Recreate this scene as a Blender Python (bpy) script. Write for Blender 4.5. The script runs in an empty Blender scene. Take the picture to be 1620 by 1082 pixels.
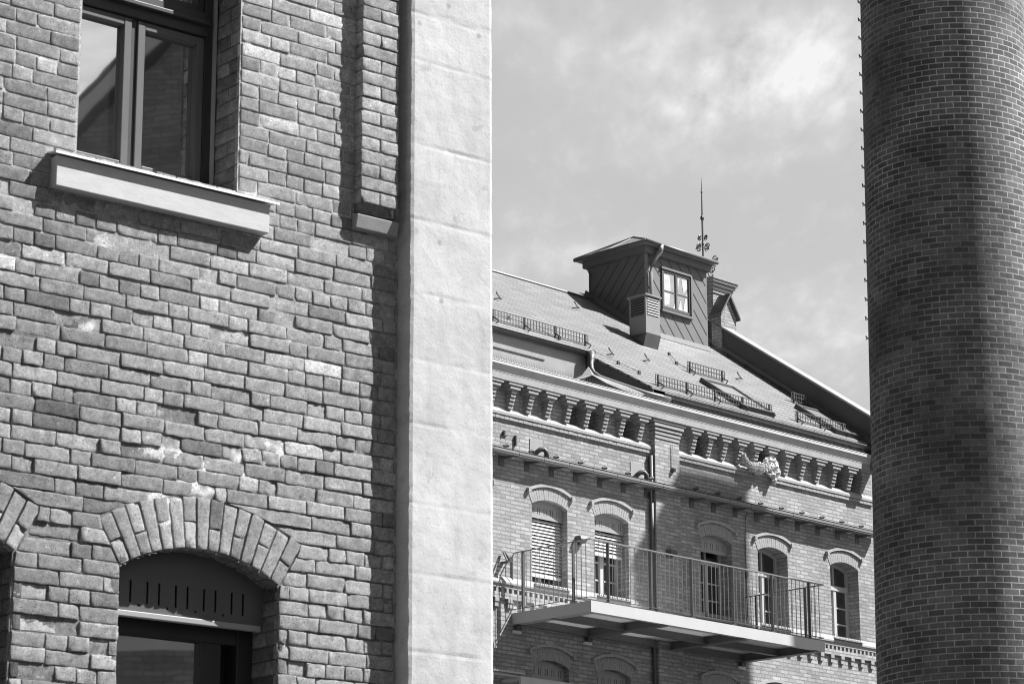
import bpy, bmesh, math, random
from mathutils import Vector, Matrix, noise
from mathutils.geometry import tessellate_polygon
random.seed(7)
C = bpy.context.scene.collection
R = math.radians

# ------------------------------------------------------------------ camera, world, sun
cam_d = bpy.data.cameras.new("camera"); cam = bpy.data.objects.new("camera", cam_d); C.objects.link(cam)
F = 4300.0
cam_d.sensor_width = 36.0; cam_d.lens = F / 1620 * 36.0
PITCH = math.atan(1169 / F); ROLL = -math.atan(75 / 16000.0)
cam.matrix_world = Matrix.Translation((0, 0, 1.7)) @ Matrix.Rotation(math.pi / 2 + PITCH, 4, 'X') @ Matrix.Rotation(ROLL, 4, 'Z')
cam_d.clip_start = 0.1; cam_d.clip_end = 3000
cam_d.dof.use_dof = True; cam_d.dof.focus_distance = 50; cam_d.dof.aperture_fstop = 20.0
bpy.context.scene.camera = cam

SUN_AZ = R(6.0)      # heading of the sun, forward of the camera's right hand
SUN_EL = R(48.5)
SUN = Vector((math.cos(SUN_AZ) * math.cos(SUN_EL), math.sin(SUN_AZ) * math.cos(SUN_EL), math.sin(SUN_EL)))
sd = bpy.data.lights.new("sun", 'SUN'); so = bpy.data.objects.new("sun", sd); C.objects.link(so)
sd.energy = 5.0; sd.angle = R(0.53); sd.color = (1, 1, 1)
so.rotation_euler = SUN.to_track_quat('Z', 'Y').to_euler()
so.location = (40, 0, 60)

def pixdir(px, py):
    v = Vector((px - 810.0, -(py - 541.0), -F)); v.normalize()
    return (cam.matrix_world.to_3x3() @ v).normalized()

sc = bpy.context.scene
sc.view_settings.view_transform = 'Standard'; sc.view_settings.look = 'None'
sc.view_settings.exposure = 0.95; sc.view_settings.gamma = 1.0
sc.cycles.filter_width = 1.1 if hasattr(sc, 'cycles') else 1.1

W = bpy.data.worlds.new("World"); sc.world = W; W.use_nodes = True
nt = W.node_tree; N = nt.nodes; LK = nt.links; N.clear()
def nd(t, **kw):
    n = N.new(t)
    for k, v in kw.items(): setattr(n, k, v)
    return n
def vmath(op, a, b=None):
    n = nd('ShaderNodeVectorMath', operation=op)
    for i, x in enumerate((a, b)):
        if x is None: continue
        if isinstance(x, (tuple, Vector)): n.inputs[i].default_value = tuple(x)
        else: LK.new(x, n.inputs[i])
    return n
def fmath(op, a, b=None, c=None, clamp=False):
    n = nd('ShaderNodeMath', operation=op); n.use_clamp = clamp
    for i, x in enumerate((a, b, c)):
        if x is None: continue
        if isinstance(x, (int, float)): n.inputs[i].default_value = x
        else: LK.new(x, n.inputs[i])
    return n.outputs[0]
sky = nd('ShaderNodeTexSky'); sky.sky_type = 'NISHITA'; sky.sun_disc = False
sky.sun_elevation = SUN_EL; sky.sun_rotation = R(90) - SUN_AZ
sky.air_density = 1.0; sky.dust_density = 2.0; sky.ozone_density = 1.0
bw = nd('ShaderNodeRGBToBW'); LK.new(sky.outputs[0], bw.inputs[0])
tc = nd('ShaderNodeTexCoord'); dirv = vmath('NORMALIZE', tc.outputs['Generated']).outputs[0]
# cloud layer coordinates: the direction projected on a high flat sheet
sx = nd('ShaderNodeSeparateXYZ'); LK.new(dirv, sx.inputs[0])
zc = fmath('MAXIMUM', sx.outputs['Z'], 0.06)
cx_ = fmath('DIVIDE', sx.outputs['X'], zc); cy_ = fmath('DIVIDE', sx.outputs['Y'], zc)
cxy = nd('ShaderNodeCombineXYZ'); LK.new(cx_, cxy.inputs[0]); LK.new(cy_, cxy.inputs[1])
mp = nd('ShaderNodeMapping'); LK.new(cxy.outputs[0], mp.inputs[0])
mp.inputs['Rotation'].default_value = (0, 0, R(-28)); mp.inputs['Scale'].default_value = (5.0, 1.6, 1.0)
n1 = nd('ShaderNodeTexNoise'); n1.inputs['Scale'].default_value = 2.2; n1.inputs['Detail'].default_value = 9; n1.inputs['Roughness'].default_value = 0.62; n1.inputs['Distortion'].default_value = 0.15
LK.new(mp.outputs[0], n1.inputs['Vector'])
n2 = nd('ShaderNodeTexNoise'); n2.inputs['Scale'].default_value = 7.0; n2.inputs['Detail'].default_value = 6; n2.inputs['Roughness'].default_value = 0.52; n2.inputs['Distortion'].default_value = 0.25
LK.new(mp.outputs[0], n2.inputs['Vector'])
def blob(px, py, ru, rv, ang):
    """a soft cloud bank: elliptical falloff about a direction of the sky"""
    d0 = pixdir(px, py); right = d0.cross(Vector((0, 0, 1))).normalized(); up = right.cross(d0).normalized()
    ca, sa = math.cos(ang), math.sin(ang)
    u = (right * ca + up * sa) / ru; v = (-right * sa + up * ca) / rv
    a = vmath('DOT_PRODUCT', dirv, u).outputs['Value']; b = vmath('DOT_PRODUCT', dirv, v).outputs['Value']
    a = fmath('SUBTRACT', a, d0.dot(u)); b = fmath('SUBTRACT', b, d0.dot(v))
    r2 = fmath('ADD', fmath('MULTIPLY', a, a), fmath('MULTIPLY', b, b))
    return fmath('POWER', 2.718, fmath('MULTIPLY', r2, -1.0))
PX = 1 / F
bl = None
for (px, py, ru, rv, ang, wgt) in [(1220, 95, 230, 95, R(8), .95), (1150, 165, 150, 36, R(12), .5), (1330, 150, 120, 70, 0, .4),
                                   (900, 60, 170, 70, R(-18), .38), (1290, 237, 90, 14, R(13), .4), (850, 330, 90, 40, 0, .22),
                                   (1260, 530, 180, 70, R(8), .62), (850, 410, 140, 30, R(4), .6), (1010, 250, 200, 30, R(-6), .18)]:
    m = fmath('MULTIPLY', blob(px, py, ru * PX, rv * PX, ang), wgt)
    bl = m if bl is None else fmath('ADD', bl, m)
wisp = fmath('ADD', fmath('MULTIPLY', fmath('SUBTRACT', n1.outputs['Fac'], 0.5), 2.4), fmath('MULTIPLY', fmath('SUBTRACT', n2.outputs['Fac'], 0.5), 1.5))
dens = fmath('ADD', fmath('MULTIPLY', bl, fmath('ADD', fmath('MULTIPLY', wisp, .9), 0.5)), fmath('MULTIPLY', fmath('MAXIMUM', fmath('SUBTRACT', wisp, .08), 0.0), 0.26))
dens = fmath('MULTIPLY', dens, 1.0, clamp=True)
# a bank of bright haze low in the sky ahead; the unseen sky overhead and behind is darkened to deepen shade
def smooth(x, lo, hi):
    n = nd('ShaderNodeMapRange'); n.interpolation_type = 'SMOOTHSTEP'; LK.new(x, n.inputs['Value'])
    n.inputs['From Min'].default_value = lo; n.inputs['From Max'].default_value = hi; return n.outputs[0]
low = fmath('SUBTRACT', 1.0, smooth(sx.outputs['Z'], .42, .72))
ahead = smooth(sx.outputs['Y'], -.1, .75)
bank = fmath('MULTIPLY', low, ahead)
side = vmath('DOT_PRODUCT', dirv, (.884, -.31, .345)).outputs['Value']      # sunlit cloud seen mirrored in the near windows
side2 = vmath('DOT_PRODUCT', dirv, (.981, .085, .172)).outputs['Value']  # second off-frame cloud, added to brighten the turret panes
side = fmath('ADD', smooth(side, .965, .995), smooth(side2, .985, .998))
side = fmath('MULTIPLY', side, fmath('ADD', .8, fmath('MULTIPLY', wisp, .5)))
bank = fmath('MAXIMUM', bank, side)
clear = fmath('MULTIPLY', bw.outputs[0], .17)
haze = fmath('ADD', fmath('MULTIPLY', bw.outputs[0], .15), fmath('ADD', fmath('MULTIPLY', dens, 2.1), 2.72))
sky_fill = smooth(vmath('DOT_PRODUCT', dirv, tuple(Vector((.8, -.45, .4)).normalized())).outputs['Value'], 0.0, 1.0)
clear = fmath('MULTIPLY', clear, fmath('ADD', .25, fmath('MULTIPLY', smooth(sx.outputs['X'], -.7, .6), .75)))      # dimmed opposite the sun to deepen shade on left-facing walls
clear = fmath('ADD', clear, fmath('MULTIPLY', sky_fill, 1.5))  # added brightness in the unseen sky, fills the facades' shade
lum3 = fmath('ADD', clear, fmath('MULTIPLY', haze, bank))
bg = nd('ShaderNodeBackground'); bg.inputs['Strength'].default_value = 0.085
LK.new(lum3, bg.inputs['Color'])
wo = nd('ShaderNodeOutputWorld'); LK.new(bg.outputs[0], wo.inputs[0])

# ------------------------------------------------------------------ materials (all neutral: the photograph is black and white)
def mat(name, val=.5, rough=.8, metal=0.0, nscale=8.0, namp=.15, bump=0.0, bscale=60.0, spec=.5, attr=None, stretch=(1, 1, 1), detail=6):
    m = bpy.data.materials.new(name); m.use_nodes = True
    t = m.node_tree; P = t.nodes['Principled BSDF']
    P.inputs['Roughness'].default_value = rough; P.inputs['Metallic'].default_value = metal
    P.inputs['Specular IOR Level'].default_value = spec
    co = t.nodes.new('ShaderNodeTexCoord'); mpn = t.nodes.new('ShaderNodeMapping'); mpn.inputs['Scale'].default_value = stretch
    t.links.new(co.outputs['Object'], mpn.inputs[0])
    nz = t.nodes.new('ShaderNodeTexNoise'); nz.inputs['Scale'].default_value = nscale; nz.inputs['Detail'].default_value = detail; nz.inputs['Roughness'].default_value = .6
    t.links.new(mpn.outputs[0], nz.inputs['Vector'])
    mr = t.nodes.new('ShaderNodeMapRange'); mr.inputs['From Min'].default_value = .25; mr.inputs['From Max'].default_value = .75
    mr.inputs['To Min'].default_value = 1 - namp; mr.inputs['To Max'].default_value = 1 + namp
    t.links.new(nz.outputs['Fac'], mr.inputs['Value'])
    mu = t.nodes.new('ShaderNodeMath'); mu.operation = 'MULTIPLY'; t.links.new(mr.outputs[0], mu.inputs[0]); mu.inputs[1].default_value = val
    if attr:
        at = t.nodes.new('ShaderNodeAttribute'); at.attribute_name = attr; t.links.new(at.outputs['Fac'], mu.inputs[1])
    t.links.new(mu.outputs[0], P.inputs['Base Color'])
    if bump:
        n2_ = t.nodes.new('ShaderNodeTexNoise'); n2_.inputs['Scale'].default_value = bscale; n2_.inputs['Detail'].default_value = 7; n2_.inputs['Roughness'].default_value = .65
        t.links.new(mpn.outputs[0], n2_.inputs['Vector'])
        bp = t.nodes.new('ShaderNodeBump'); bp.inputs['Strength'].default_value = bump; bp.inputs['Distance'].default_value = .01
        t.links.new(n2_.outputs['Fac'], bp.inputs['Height']); t.links.new(bp.outputs[0], P.inputs['Normal'])
    return m

def brick_mat(name, c1, c2, mort, bw_, rh, msize, mode, bump=.5, stain=.25, msmooth=.1, rough=.9, fade=0.0):
    """courses of brick; mode 'wall' runs along the longer of local x / y, 'uv' reads the uv map"""
    m = bpy.data.materials.new(name); m.use_nodes = True
    t = m.node_tree; P = t.nodes['Principled BSDF']; P.inputs['Roughness'].default_value = rough; P.inputs['Specular IOR Level'].default_value = .25
    nn = t.nodes.new; lk = t.links.new
    co = nn('ShaderNodeTexCoord')
    if mode == 'uv':
        uvec = co.outputs['UV']
    else:
        s = nn('ShaderNodeSeparateXYZ'); lk(co.outputs['Object'], s.inputs[0])
        sn = nn('ShaderNodeSeparateXYZ'); lk(co.outputs['Normal'], sn.inputs[0])
        ab = nn('ShaderNodeMath'); ab.operation = 'ABSOLUTE'; lk(sn.outputs['X'], ab.inputs[0])
        gt = nn('ShaderNodeMath'); gt.operation = 'GREATER_THAN'; lk(ab.outputs[0], gt.inputs[0]); gt.inputs[1].default_value = .7
        mx = nn('ShaderNodeMix'); mx.data_type = 'FLOAT'; lk(gt.outputs[0], mx.inputs[0]); lk(s.outputs['X'], mx.inputs[2]); lk(s.outputs['Y'], mx.inputs[3])
        cb = nn('ShaderNodeCombineXYZ'); lk(mx.outputs[0], cb.inputs[0]); lk(s.outputs['Z'], cb.inputs[1])
        uvec = cb.outputs[0]
    # slightly wavering courses
    wn = nn('ShaderNodeTexNoise'); wn.inputs['Scale'].default_value = 3.0; wn.inputs['Detail'].default_value = 4; lk(co.outputs['Object'], wn.inputs['Vector'])
    ws = nn('ShaderNodeVectorMath'); ws.operation = 'SUBTRACT'; lk(wn.outputs['Color'], ws.inputs[0]); ws.inputs[1].default_value = (.5, .5, .5)
    wm = nn('ShaderNodeVectorMath'); wm.operation = 'MULTIPLY_ADD'; lk(ws.outputs[0], wm.inputs[0]); wm.inputs[1].default_value = (.02, .012, 0); lk(uvec, wm.inputs[2])
    b = nn('ShaderNodeTexBrick'); lk(wm.outputs[0], b.inputs['Vector'])
    b.offset = .5; b.squash = 1.0
    b.inputs['Color1'].default_value = (c1, c1, c1, 1); b.inputs['Color2'].default_value = (c2, c2, c2, 1); b.inputs['Mortar'].default_value = (mort, mort, mort, 1)
    b.inputs['Scale'].default_value = 1; b.inputs['Brick Width'].default_value = bw_; b.inputs['Row Height'].default_value = rh
    b.inputs['Mortar Size'].default_value = msize; b.inputs['Mortar Smooth'].default_value = msmooth; b.inputs['Bias'].default_value = -.1
    nz = nn('ShaderNodeTexNoise'); nz.inputs['Scale'].default_value = 1.3; nz.inputs['Detail'].default_value = 8; nz.inputs['Roughness'].default_value = .65; lk(co.outputs['Object'], nz.inputs['Vector'])
    mr = nn('ShaderNodeMapRange'); mr.inputs['From Min'].default_value = .3; mr.inputs['From Max'].default_value = .7; mr.inputs['To Min'].default_value = 1 - stain; mr.inputs['To Max'].default_value = 1 + stain; lk(nz.outputs['Fac'], mr.inputs['Value'])
    nf = nn('ShaderNodeTexNoise'); nf.inputs['Scale'].default_value = 14; nf.inputs['Detail'].default_value = 6; nf.inputs['Roughness'].default_value = .7; lk(co.outputs['Object'], nf.inputs['Vector'])
    mf = nn('ShaderNodeMapRange'); mf.inputs['From Min'].default_value = .3; mf.inputs['From Max'].default_value = .7; mf.inputs['To Min'].default_value = .82; mf.inputs['To Max'].default_value = 1.18; lk(nf.outputs['Fac'], mf.inputs['Value'])
    mm = nn('ShaderNodeMath'); mm.operation = 'MULTIPLY'; lk(mr.outputs[0], mm.inputs[0]); lk(mf.outputs[0], mm.inputs[1])
    bcol = b.outputs['Color']
    if fade:   # joints smeared over with grime in broad patches
        fz = nn('ShaderNodeTexNoise'); fz.inputs['Scale'].default_value = .55; fz.inputs['Detail'].default_value = 6; lk(co.outputs['Object'], fz.inputs['Vector'])
        fr_ = nn('ShaderNodeMapRange'); fr_.inputs['From Min'].default_value = .4; fr_.inputs['From Max'].default_value = .62; fr_.inputs['To Max'].default_value = fade; lk(fz.outputs['Fac'], fr_.inputs['Value'])
        ff = nn('ShaderNodeMath'); ff.operation = 'MULTIPLY'; lk(fr_.outputs[0], ff.inputs[0]); lk(b.outputs['Fac'], ff.inputs[1])
        fx_ = nn('ShaderNodeMix'); fx_.data_type = 'RGBA'; lk(ff.outputs[0], fx_.inputs[0]); lk(bcol, fx_.inputs[6]); cA = (c1 + c2) / 2; fx_.inputs[7].default_value = (cA, cA, cA, 1); bcol = fx_.outputs[2]
    vm = nn('ShaderNodeVectorMath'); vm.operation = 'SCALE'; lk(bcol, vm.inputs[0]); lk(mm.outputs[0], vm.inputs['Scale'])
    lk(vm.outputs[0], P.inputs['Base Color'])
    hs = nn('ShaderNodeMath'); hs.operation = 'MULTIPLY_ADD'; lk(b.outputs['Fac'], hs.inputs[0]); hs.inputs[1].default_value = -1.0
    nm = nn('ShaderNodeMath'); nm.operation = 'MULTIPLY'; lk(nf.outputs['Fac'], nm.inputs[0]); nm.inputs[1].default_value = .8
    lk(nm.outputs[0], hs.inputs[2])
    bp = nn('ShaderNodeBump'); bp.inputs['Strength'].default_value = bump; bp.inputs['Distance'].default_value = .012; lk(hs.outputs[0], bp.inputs['Height']); lk(bp.outputs[0], P.inputs['Normal'])
    return m

def glass_mat(name, dark, fac, rough=.02):
    m = bpy.data.materials.new(name); m.use_nodes = True
    t = m.node_tree; P = t.nodes['Principled BSDF']; P.inputs['Base Color'].default_value = (dark, dark, dark, 1); P.inputs['Roughness'].default_value = .3
    g = t.nodes.new('ShaderNodeBsdfGlossy'); g.inputs['Roughness'].default_value = rough; g.inputs['Color'].default_value = (.95, .95, .95, 1)
    nz = t.nodes.new('ShaderNodeTexNoise'); nz.inputs['Scale'].default_value = 1.7; co = t.nodes.new('ShaderNodeTexCoord'); t.links.new(co.outputs['Object'], nz.inputs['Vector'])
    bp = t.nodes.new('ShaderNodeBump'); bp.inputs['Strength'].default_value = .03; bp.inputs['Distance'].default_value = .02; t.links.new(nz.outputs['Fac'], bp.inputs['Height']); t.links.new(bp.outputs[0], g.inputs['Normal'])
    mx = t.nodes.new('ShaderNodeMixShader'); mx.inputs[0].default_value = fac
    t.links.new(P.outputs[0], mx.inputs[1]); t.links.new(g.outputs[0], mx.inputs[2])
    t.links.new(mx.outputs[0], t.nodes['Material Output'].inputs[0])
    return m

M = {}
M['oldbrick'] = mat('old_brick', rough=.92, nscale=70, namp=.3, bump=1.0, bscale=210, spec=.2, attr='tone', detail=8)
def pits(m, sc1=17, a1=.2, sc2=150, dark=.5, light=1.45):
    t = m.node_tree; P = t.nodes['Principled BSDF']; nn = t.nodes.new; lk = t.links.new
    base = P.inputs['Base Color'].links[0].from_socket; co = nn('ShaderNodeTexCoord'); last = base
    for (sc_, lo, hi, v0, v1, det) in ((sc1, .3, .7, 1 - a1, 1 + a1, 5), (sc2, .60, .68, 1.0, dark, 2), (sc2 * .45, .64, .70, 1.0, light, 3)):
        n = nn('ShaderNodeTexNoise'); n.inputs['Scale'].default_value = sc_; n.inputs['Detail'].default_value = det; lk(co.outputs['Object'], n.inputs['Vector'])
        r = nn('ShaderNodeMapRange'); r.inputs['From Min'].default_value = lo; r.inputs['From Max'].default_value = hi; r.inputs['To Min'].default_value = v0; r.inputs['To Max'].default_value = v1; lk(n.outputs['Fac'], r.inputs['Value'])
        k = nn('ShaderNodeMath'); k.operation = 'MULTIPLY'; lk(last, k.inputs[0]); lk(r.outputs[0], k.inputs[1]); last = k.outputs[0]
    lk(last, P.inputs['Base Color'])
pits(M['oldbrick'], 22, .22, 130, .42, 1.5)
M['farbrick'] = brick_mat('pale_brick_courses', .29, .45, .25, .26, .077, .010, 'wall', bump=1.0, stain=.2)
M['shaft'] = brick_mat('dark_radial_brick', .10, .195, .52, .2, .077, .0072, 'uv', bump=.6, stain=.42, msmooth=.15, fade=.75)
M['trim'] = mat('brick_trim', .35, .9, nscale=20, namp=.2, bump=.35, bscale=50, spec=.2)
M['trimlight'] = mat('pale_brick_trim', .39, .9, nscale=16, namp=.2, bump=.3, bscale=50, spec=.2)
M['stone'] = mat('pale_stone', .55, .85, nscale=4, namp=.12, bump=.15, bscale=30, stretch=(1, 1, 2))
M['stonegrey'] = mat('grey_stone', .36, .85, nscale=6, namp=.15, bump=.15, bscale=30)
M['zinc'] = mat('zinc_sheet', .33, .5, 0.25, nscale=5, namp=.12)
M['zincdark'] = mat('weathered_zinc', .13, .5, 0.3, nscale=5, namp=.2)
M['steel'] = mat('painted_grey_steel', .52, .5, 0.0, nscale=3, namp=.05)
M['beam'] = mat('beam_steel', .17, .5, nscale=3, namp=.06)
M['ledge'] = mat('ledge_steel', .24, .5, 0.2, nscale=3, namp=.08)
M['clad'] = mat('turret_cladding', .18, .55, 0.1, nscale=4, namp=.1)
M['vent'] = mat('vent_sheet', .27, .5, 0.1, nscale=4, namp=.08)
M['steeldark'] = mat('dark_steel', .1, .5, 0.3, nscale=5, namp=.15)
M['steelrail'] = mat('galvanised_rail', .3, .4, 0.5, nscale=5, namp=.1)
M['apron'] = mat('dull_lead_sheet', .26, .85, nscale=6, namp=.15, spec=.2)
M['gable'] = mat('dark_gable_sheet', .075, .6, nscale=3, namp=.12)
M['white'] = mat('white_paint', .8, .6, nscale=3, namp=.05)
M['slat'] = mat('white_blind_slat', .85, .5, nscale=3, namp=.03)
M['wood'] = mat('painted_wood_frame', .5, .5, nscale=14, namp=.12, stretch=(1, 1, .2))
M['woodmid'] = mat('grey_wood_sash', .085, .5, nscale=14, namp=.15, stretch=(1, 1, .2))
M['wooddark'] = mat('dark_wood_frame', .03, .45, nscale=14, namp=.2, stretch=(1, 1, .2))
M['shutter'] = mat('grey_metal_panel', .33, .5, nscale=5, namp=.06)
M['shutterdark'] = mat('dark_metal_panel', .11, .45, nscale=5, namp=.08)
M['black'] = mat('black_void', .012, .9, nscale=3, namp=.1)
M['glass'] = glass_mat('window_glass', .01, .72)
M['glassdark'] = glass_mat('dark_window_glass', .012, .16)
M['glassroof'] = glass_mat('roof_glass', .3, .2, .15)
M['deck'] = mat('pale_deck_board', .8, .7, nscale=5, namp=.08, stretch=(1, 6, 1))
t_d = M['deck'].node_tree; tr_ = t_d.nodes.new('ShaderNodeBsdfTranslucent'); tr_.inputs['Color'].default_value = (.8, .8, .8, 1)
mx_ = t_d.nodes.new('ShaderNodeMixShader'); mx_.inputs[0].default_value = .28      # frosted floor panels: daylight comes through
t_d.links.new(t_d.nodes['Principled BSDF'].outputs[0], mx_.inputs[1]); t_d.links.new(tr_.outputs[0], mx_.inputs[2]); t_d.links.new(mx_.outputs[0], t_d.nodes['Material Output'].inputs[0])
M['fluff'] = mat('pale_ragged_cloth', .62, .95, nscale=14, namp=.15, bump=.25, bscale=30)
M['sillstone'] = mat('pale_sill_stone', .55, .8, nscale=7, namp=.1, bump=.12, bscale=40, stretch=(1, 1, 3))
M['silldrip'] = mat('white_sill_sheet', .85, .5, nscale=4, namp=.03)
M['ground'] = mat('gravel_ground', .065, .95, nscale=2, namp=.3, bump=.3, bscale=20)

# roof: rows of small zinc shingles
def roof_mat():
    m = mat('zinc_shingles', .25, .5, 0.15, nscale=1.4, namp=.12)
    t = m.node_tree; P = t.nodes['Principled BSDF']; nn = t.nodes.new; lk = t.links.new
    base = P.inputs['Base Color'].links[0].from_socket
    co = nn('ShaderNodeTexCoord'); sp = nn('ShaderNodeSeparateXYZ'); lk(co.outputs['UV'], sp.inputs[0])
    def mth(op, a, b=None):
        n = nn('ShaderNodeMath'); n.operation = op
        for i, x in enumerate((a, b)):
            if x is None: continue
            if isinstance(x, (int, float)): n.inputs[i].default_value = x
            else: lk(x, n.inputs[i])
        return n.outputs[0]
    row = mth('DIVIDE', sp.outputs['Y'], .205); fr = mth('FRACT', row); idx = mth('FLOOR', row)
    # the lower lip of each course: a dark open edge
    lip = mth('LESS_THAN', fr, .2)
    col = mth('FRACT', mth('ADD', mth('DIVIDE', sp.outputs['X'], .55), mth('MULTIPLY', idx, .37)))
    joint = mth('LESS_THAN', col, .045)
    wn = nn('ShaderNodeTexWhiteNoise'); wn.noise_dimensions = '2D'
    cv = nn('ShaderNodeCombineXYZ'); lk(idx, cv.inputs[0]); lk(mth('FLOOR', mth('ADD', mth('DIVIDE', sp.outputs['X'], .55), mth('MULTIPLY', idx, .37))), cv.inputs[1]); lk(cv.outputs[0], wn.inputs['Vector'])
    var = mth('ADD', mth('MULTIPLY', wn.outputs['Value'], .2), .9)
    k = mth('MULTIPLY', mth('SUBTRACT', 1.0, mth('MULTIPLY', lip, .82)), mth('SUBTRACT', 1.0, mth('MULTIPLY', joint, .5)))
    lk(mth('MULTIPLY', mth('MULTIPLY', base, k), var), P.inputs['Base Color'])
    bp = nn('ShaderNodeBump'); bp.inputs['Strength'].default_value = .4; bp.inputs['Distance'].default_value = .02; lk(mth('SUBTRACT', 1.0, fr), bp.inputs['Height']); lk(bp.outputs[0], P.inputs['Normal'])
    return m
M['roof'] = roof_mat()

def plaster_mat():
    m = mat('pale_plaster_pier', .57, .85, nscale=2.2, namp=.07, bump=.3, bscale=25, detail=9)
    t = m.node_tree; P = t.nodes['Principled BSDF']; nn = t.nodes.new; lk = t.links.new
    base = P.inputs['Base Color'].links[0].from_socket
    co = nn('ShaderNodeTexCoord')
    at = nn('ShaderNodeAttribute'); at.attribute_name = 'tone'
    # irregular patches and small damp pits
    n = nn('ShaderNodeTexNoise'); n.inputs['Scale'].default_value = 5.5; n.inputs['Detail'].default_value = 3; n.inputs['Distortion'].default_value = .8; lk(co.outputs['Object'], n.inputs['Vector'])
    r = nn('ShaderNodeMapRange'); r.inputs['From Min'].default_value = .62; r.inputs['From Max'].default_value = .72; r.inputs['To Min'].default_value = 1; r.inputs['To Max'].default_value = .8; lk(n.outputs['Fac'], r.inputs['Value'])
    v = nn('ShaderNodeTexVoronoi'); v.inputs['Scale'].default_value = 4.2; lk(co.outputs['Object'], v.inputs['Vector'])
    r2 = nn('ShaderNodeMapRange'); r2.inputs['From Min'].default_value = .03; r2.inputs['From Max'].default_value = .1; r2.inputs['To Min'].default_value = .58; r2.inputs['To Max'].default_value = 1; lk(v.outputs['Distance'], r2.inputs['Value'])
    a = nn('ShaderNodeMath'); a.operation = 'MULTIPLY'; lk(r.outputs[0], a.inputs[0]); lk(r2.outputs[0], a.inputs[1])
    a1 = nn('ShaderNodeMath'); a1.operation = 'MULTIPLY'; lk(a.outputs[0], a1.inputs[0]); lk(at.outputs['Fac'], a1.inputs[1])
    a2 = nn('ShaderNodeMath'); a2.operation = 'MULTIPLY'; lk(a1.outputs[0], a2.inputs[0]); lk(base, a2.inputs[1])
    lk(a2.outputs[0], P.inputs['Base Color'])
    return m
M['plaster'] = plaster_mat(); pits(M['plaster'], 9, .07, 60, .86, 1.0)

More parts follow.
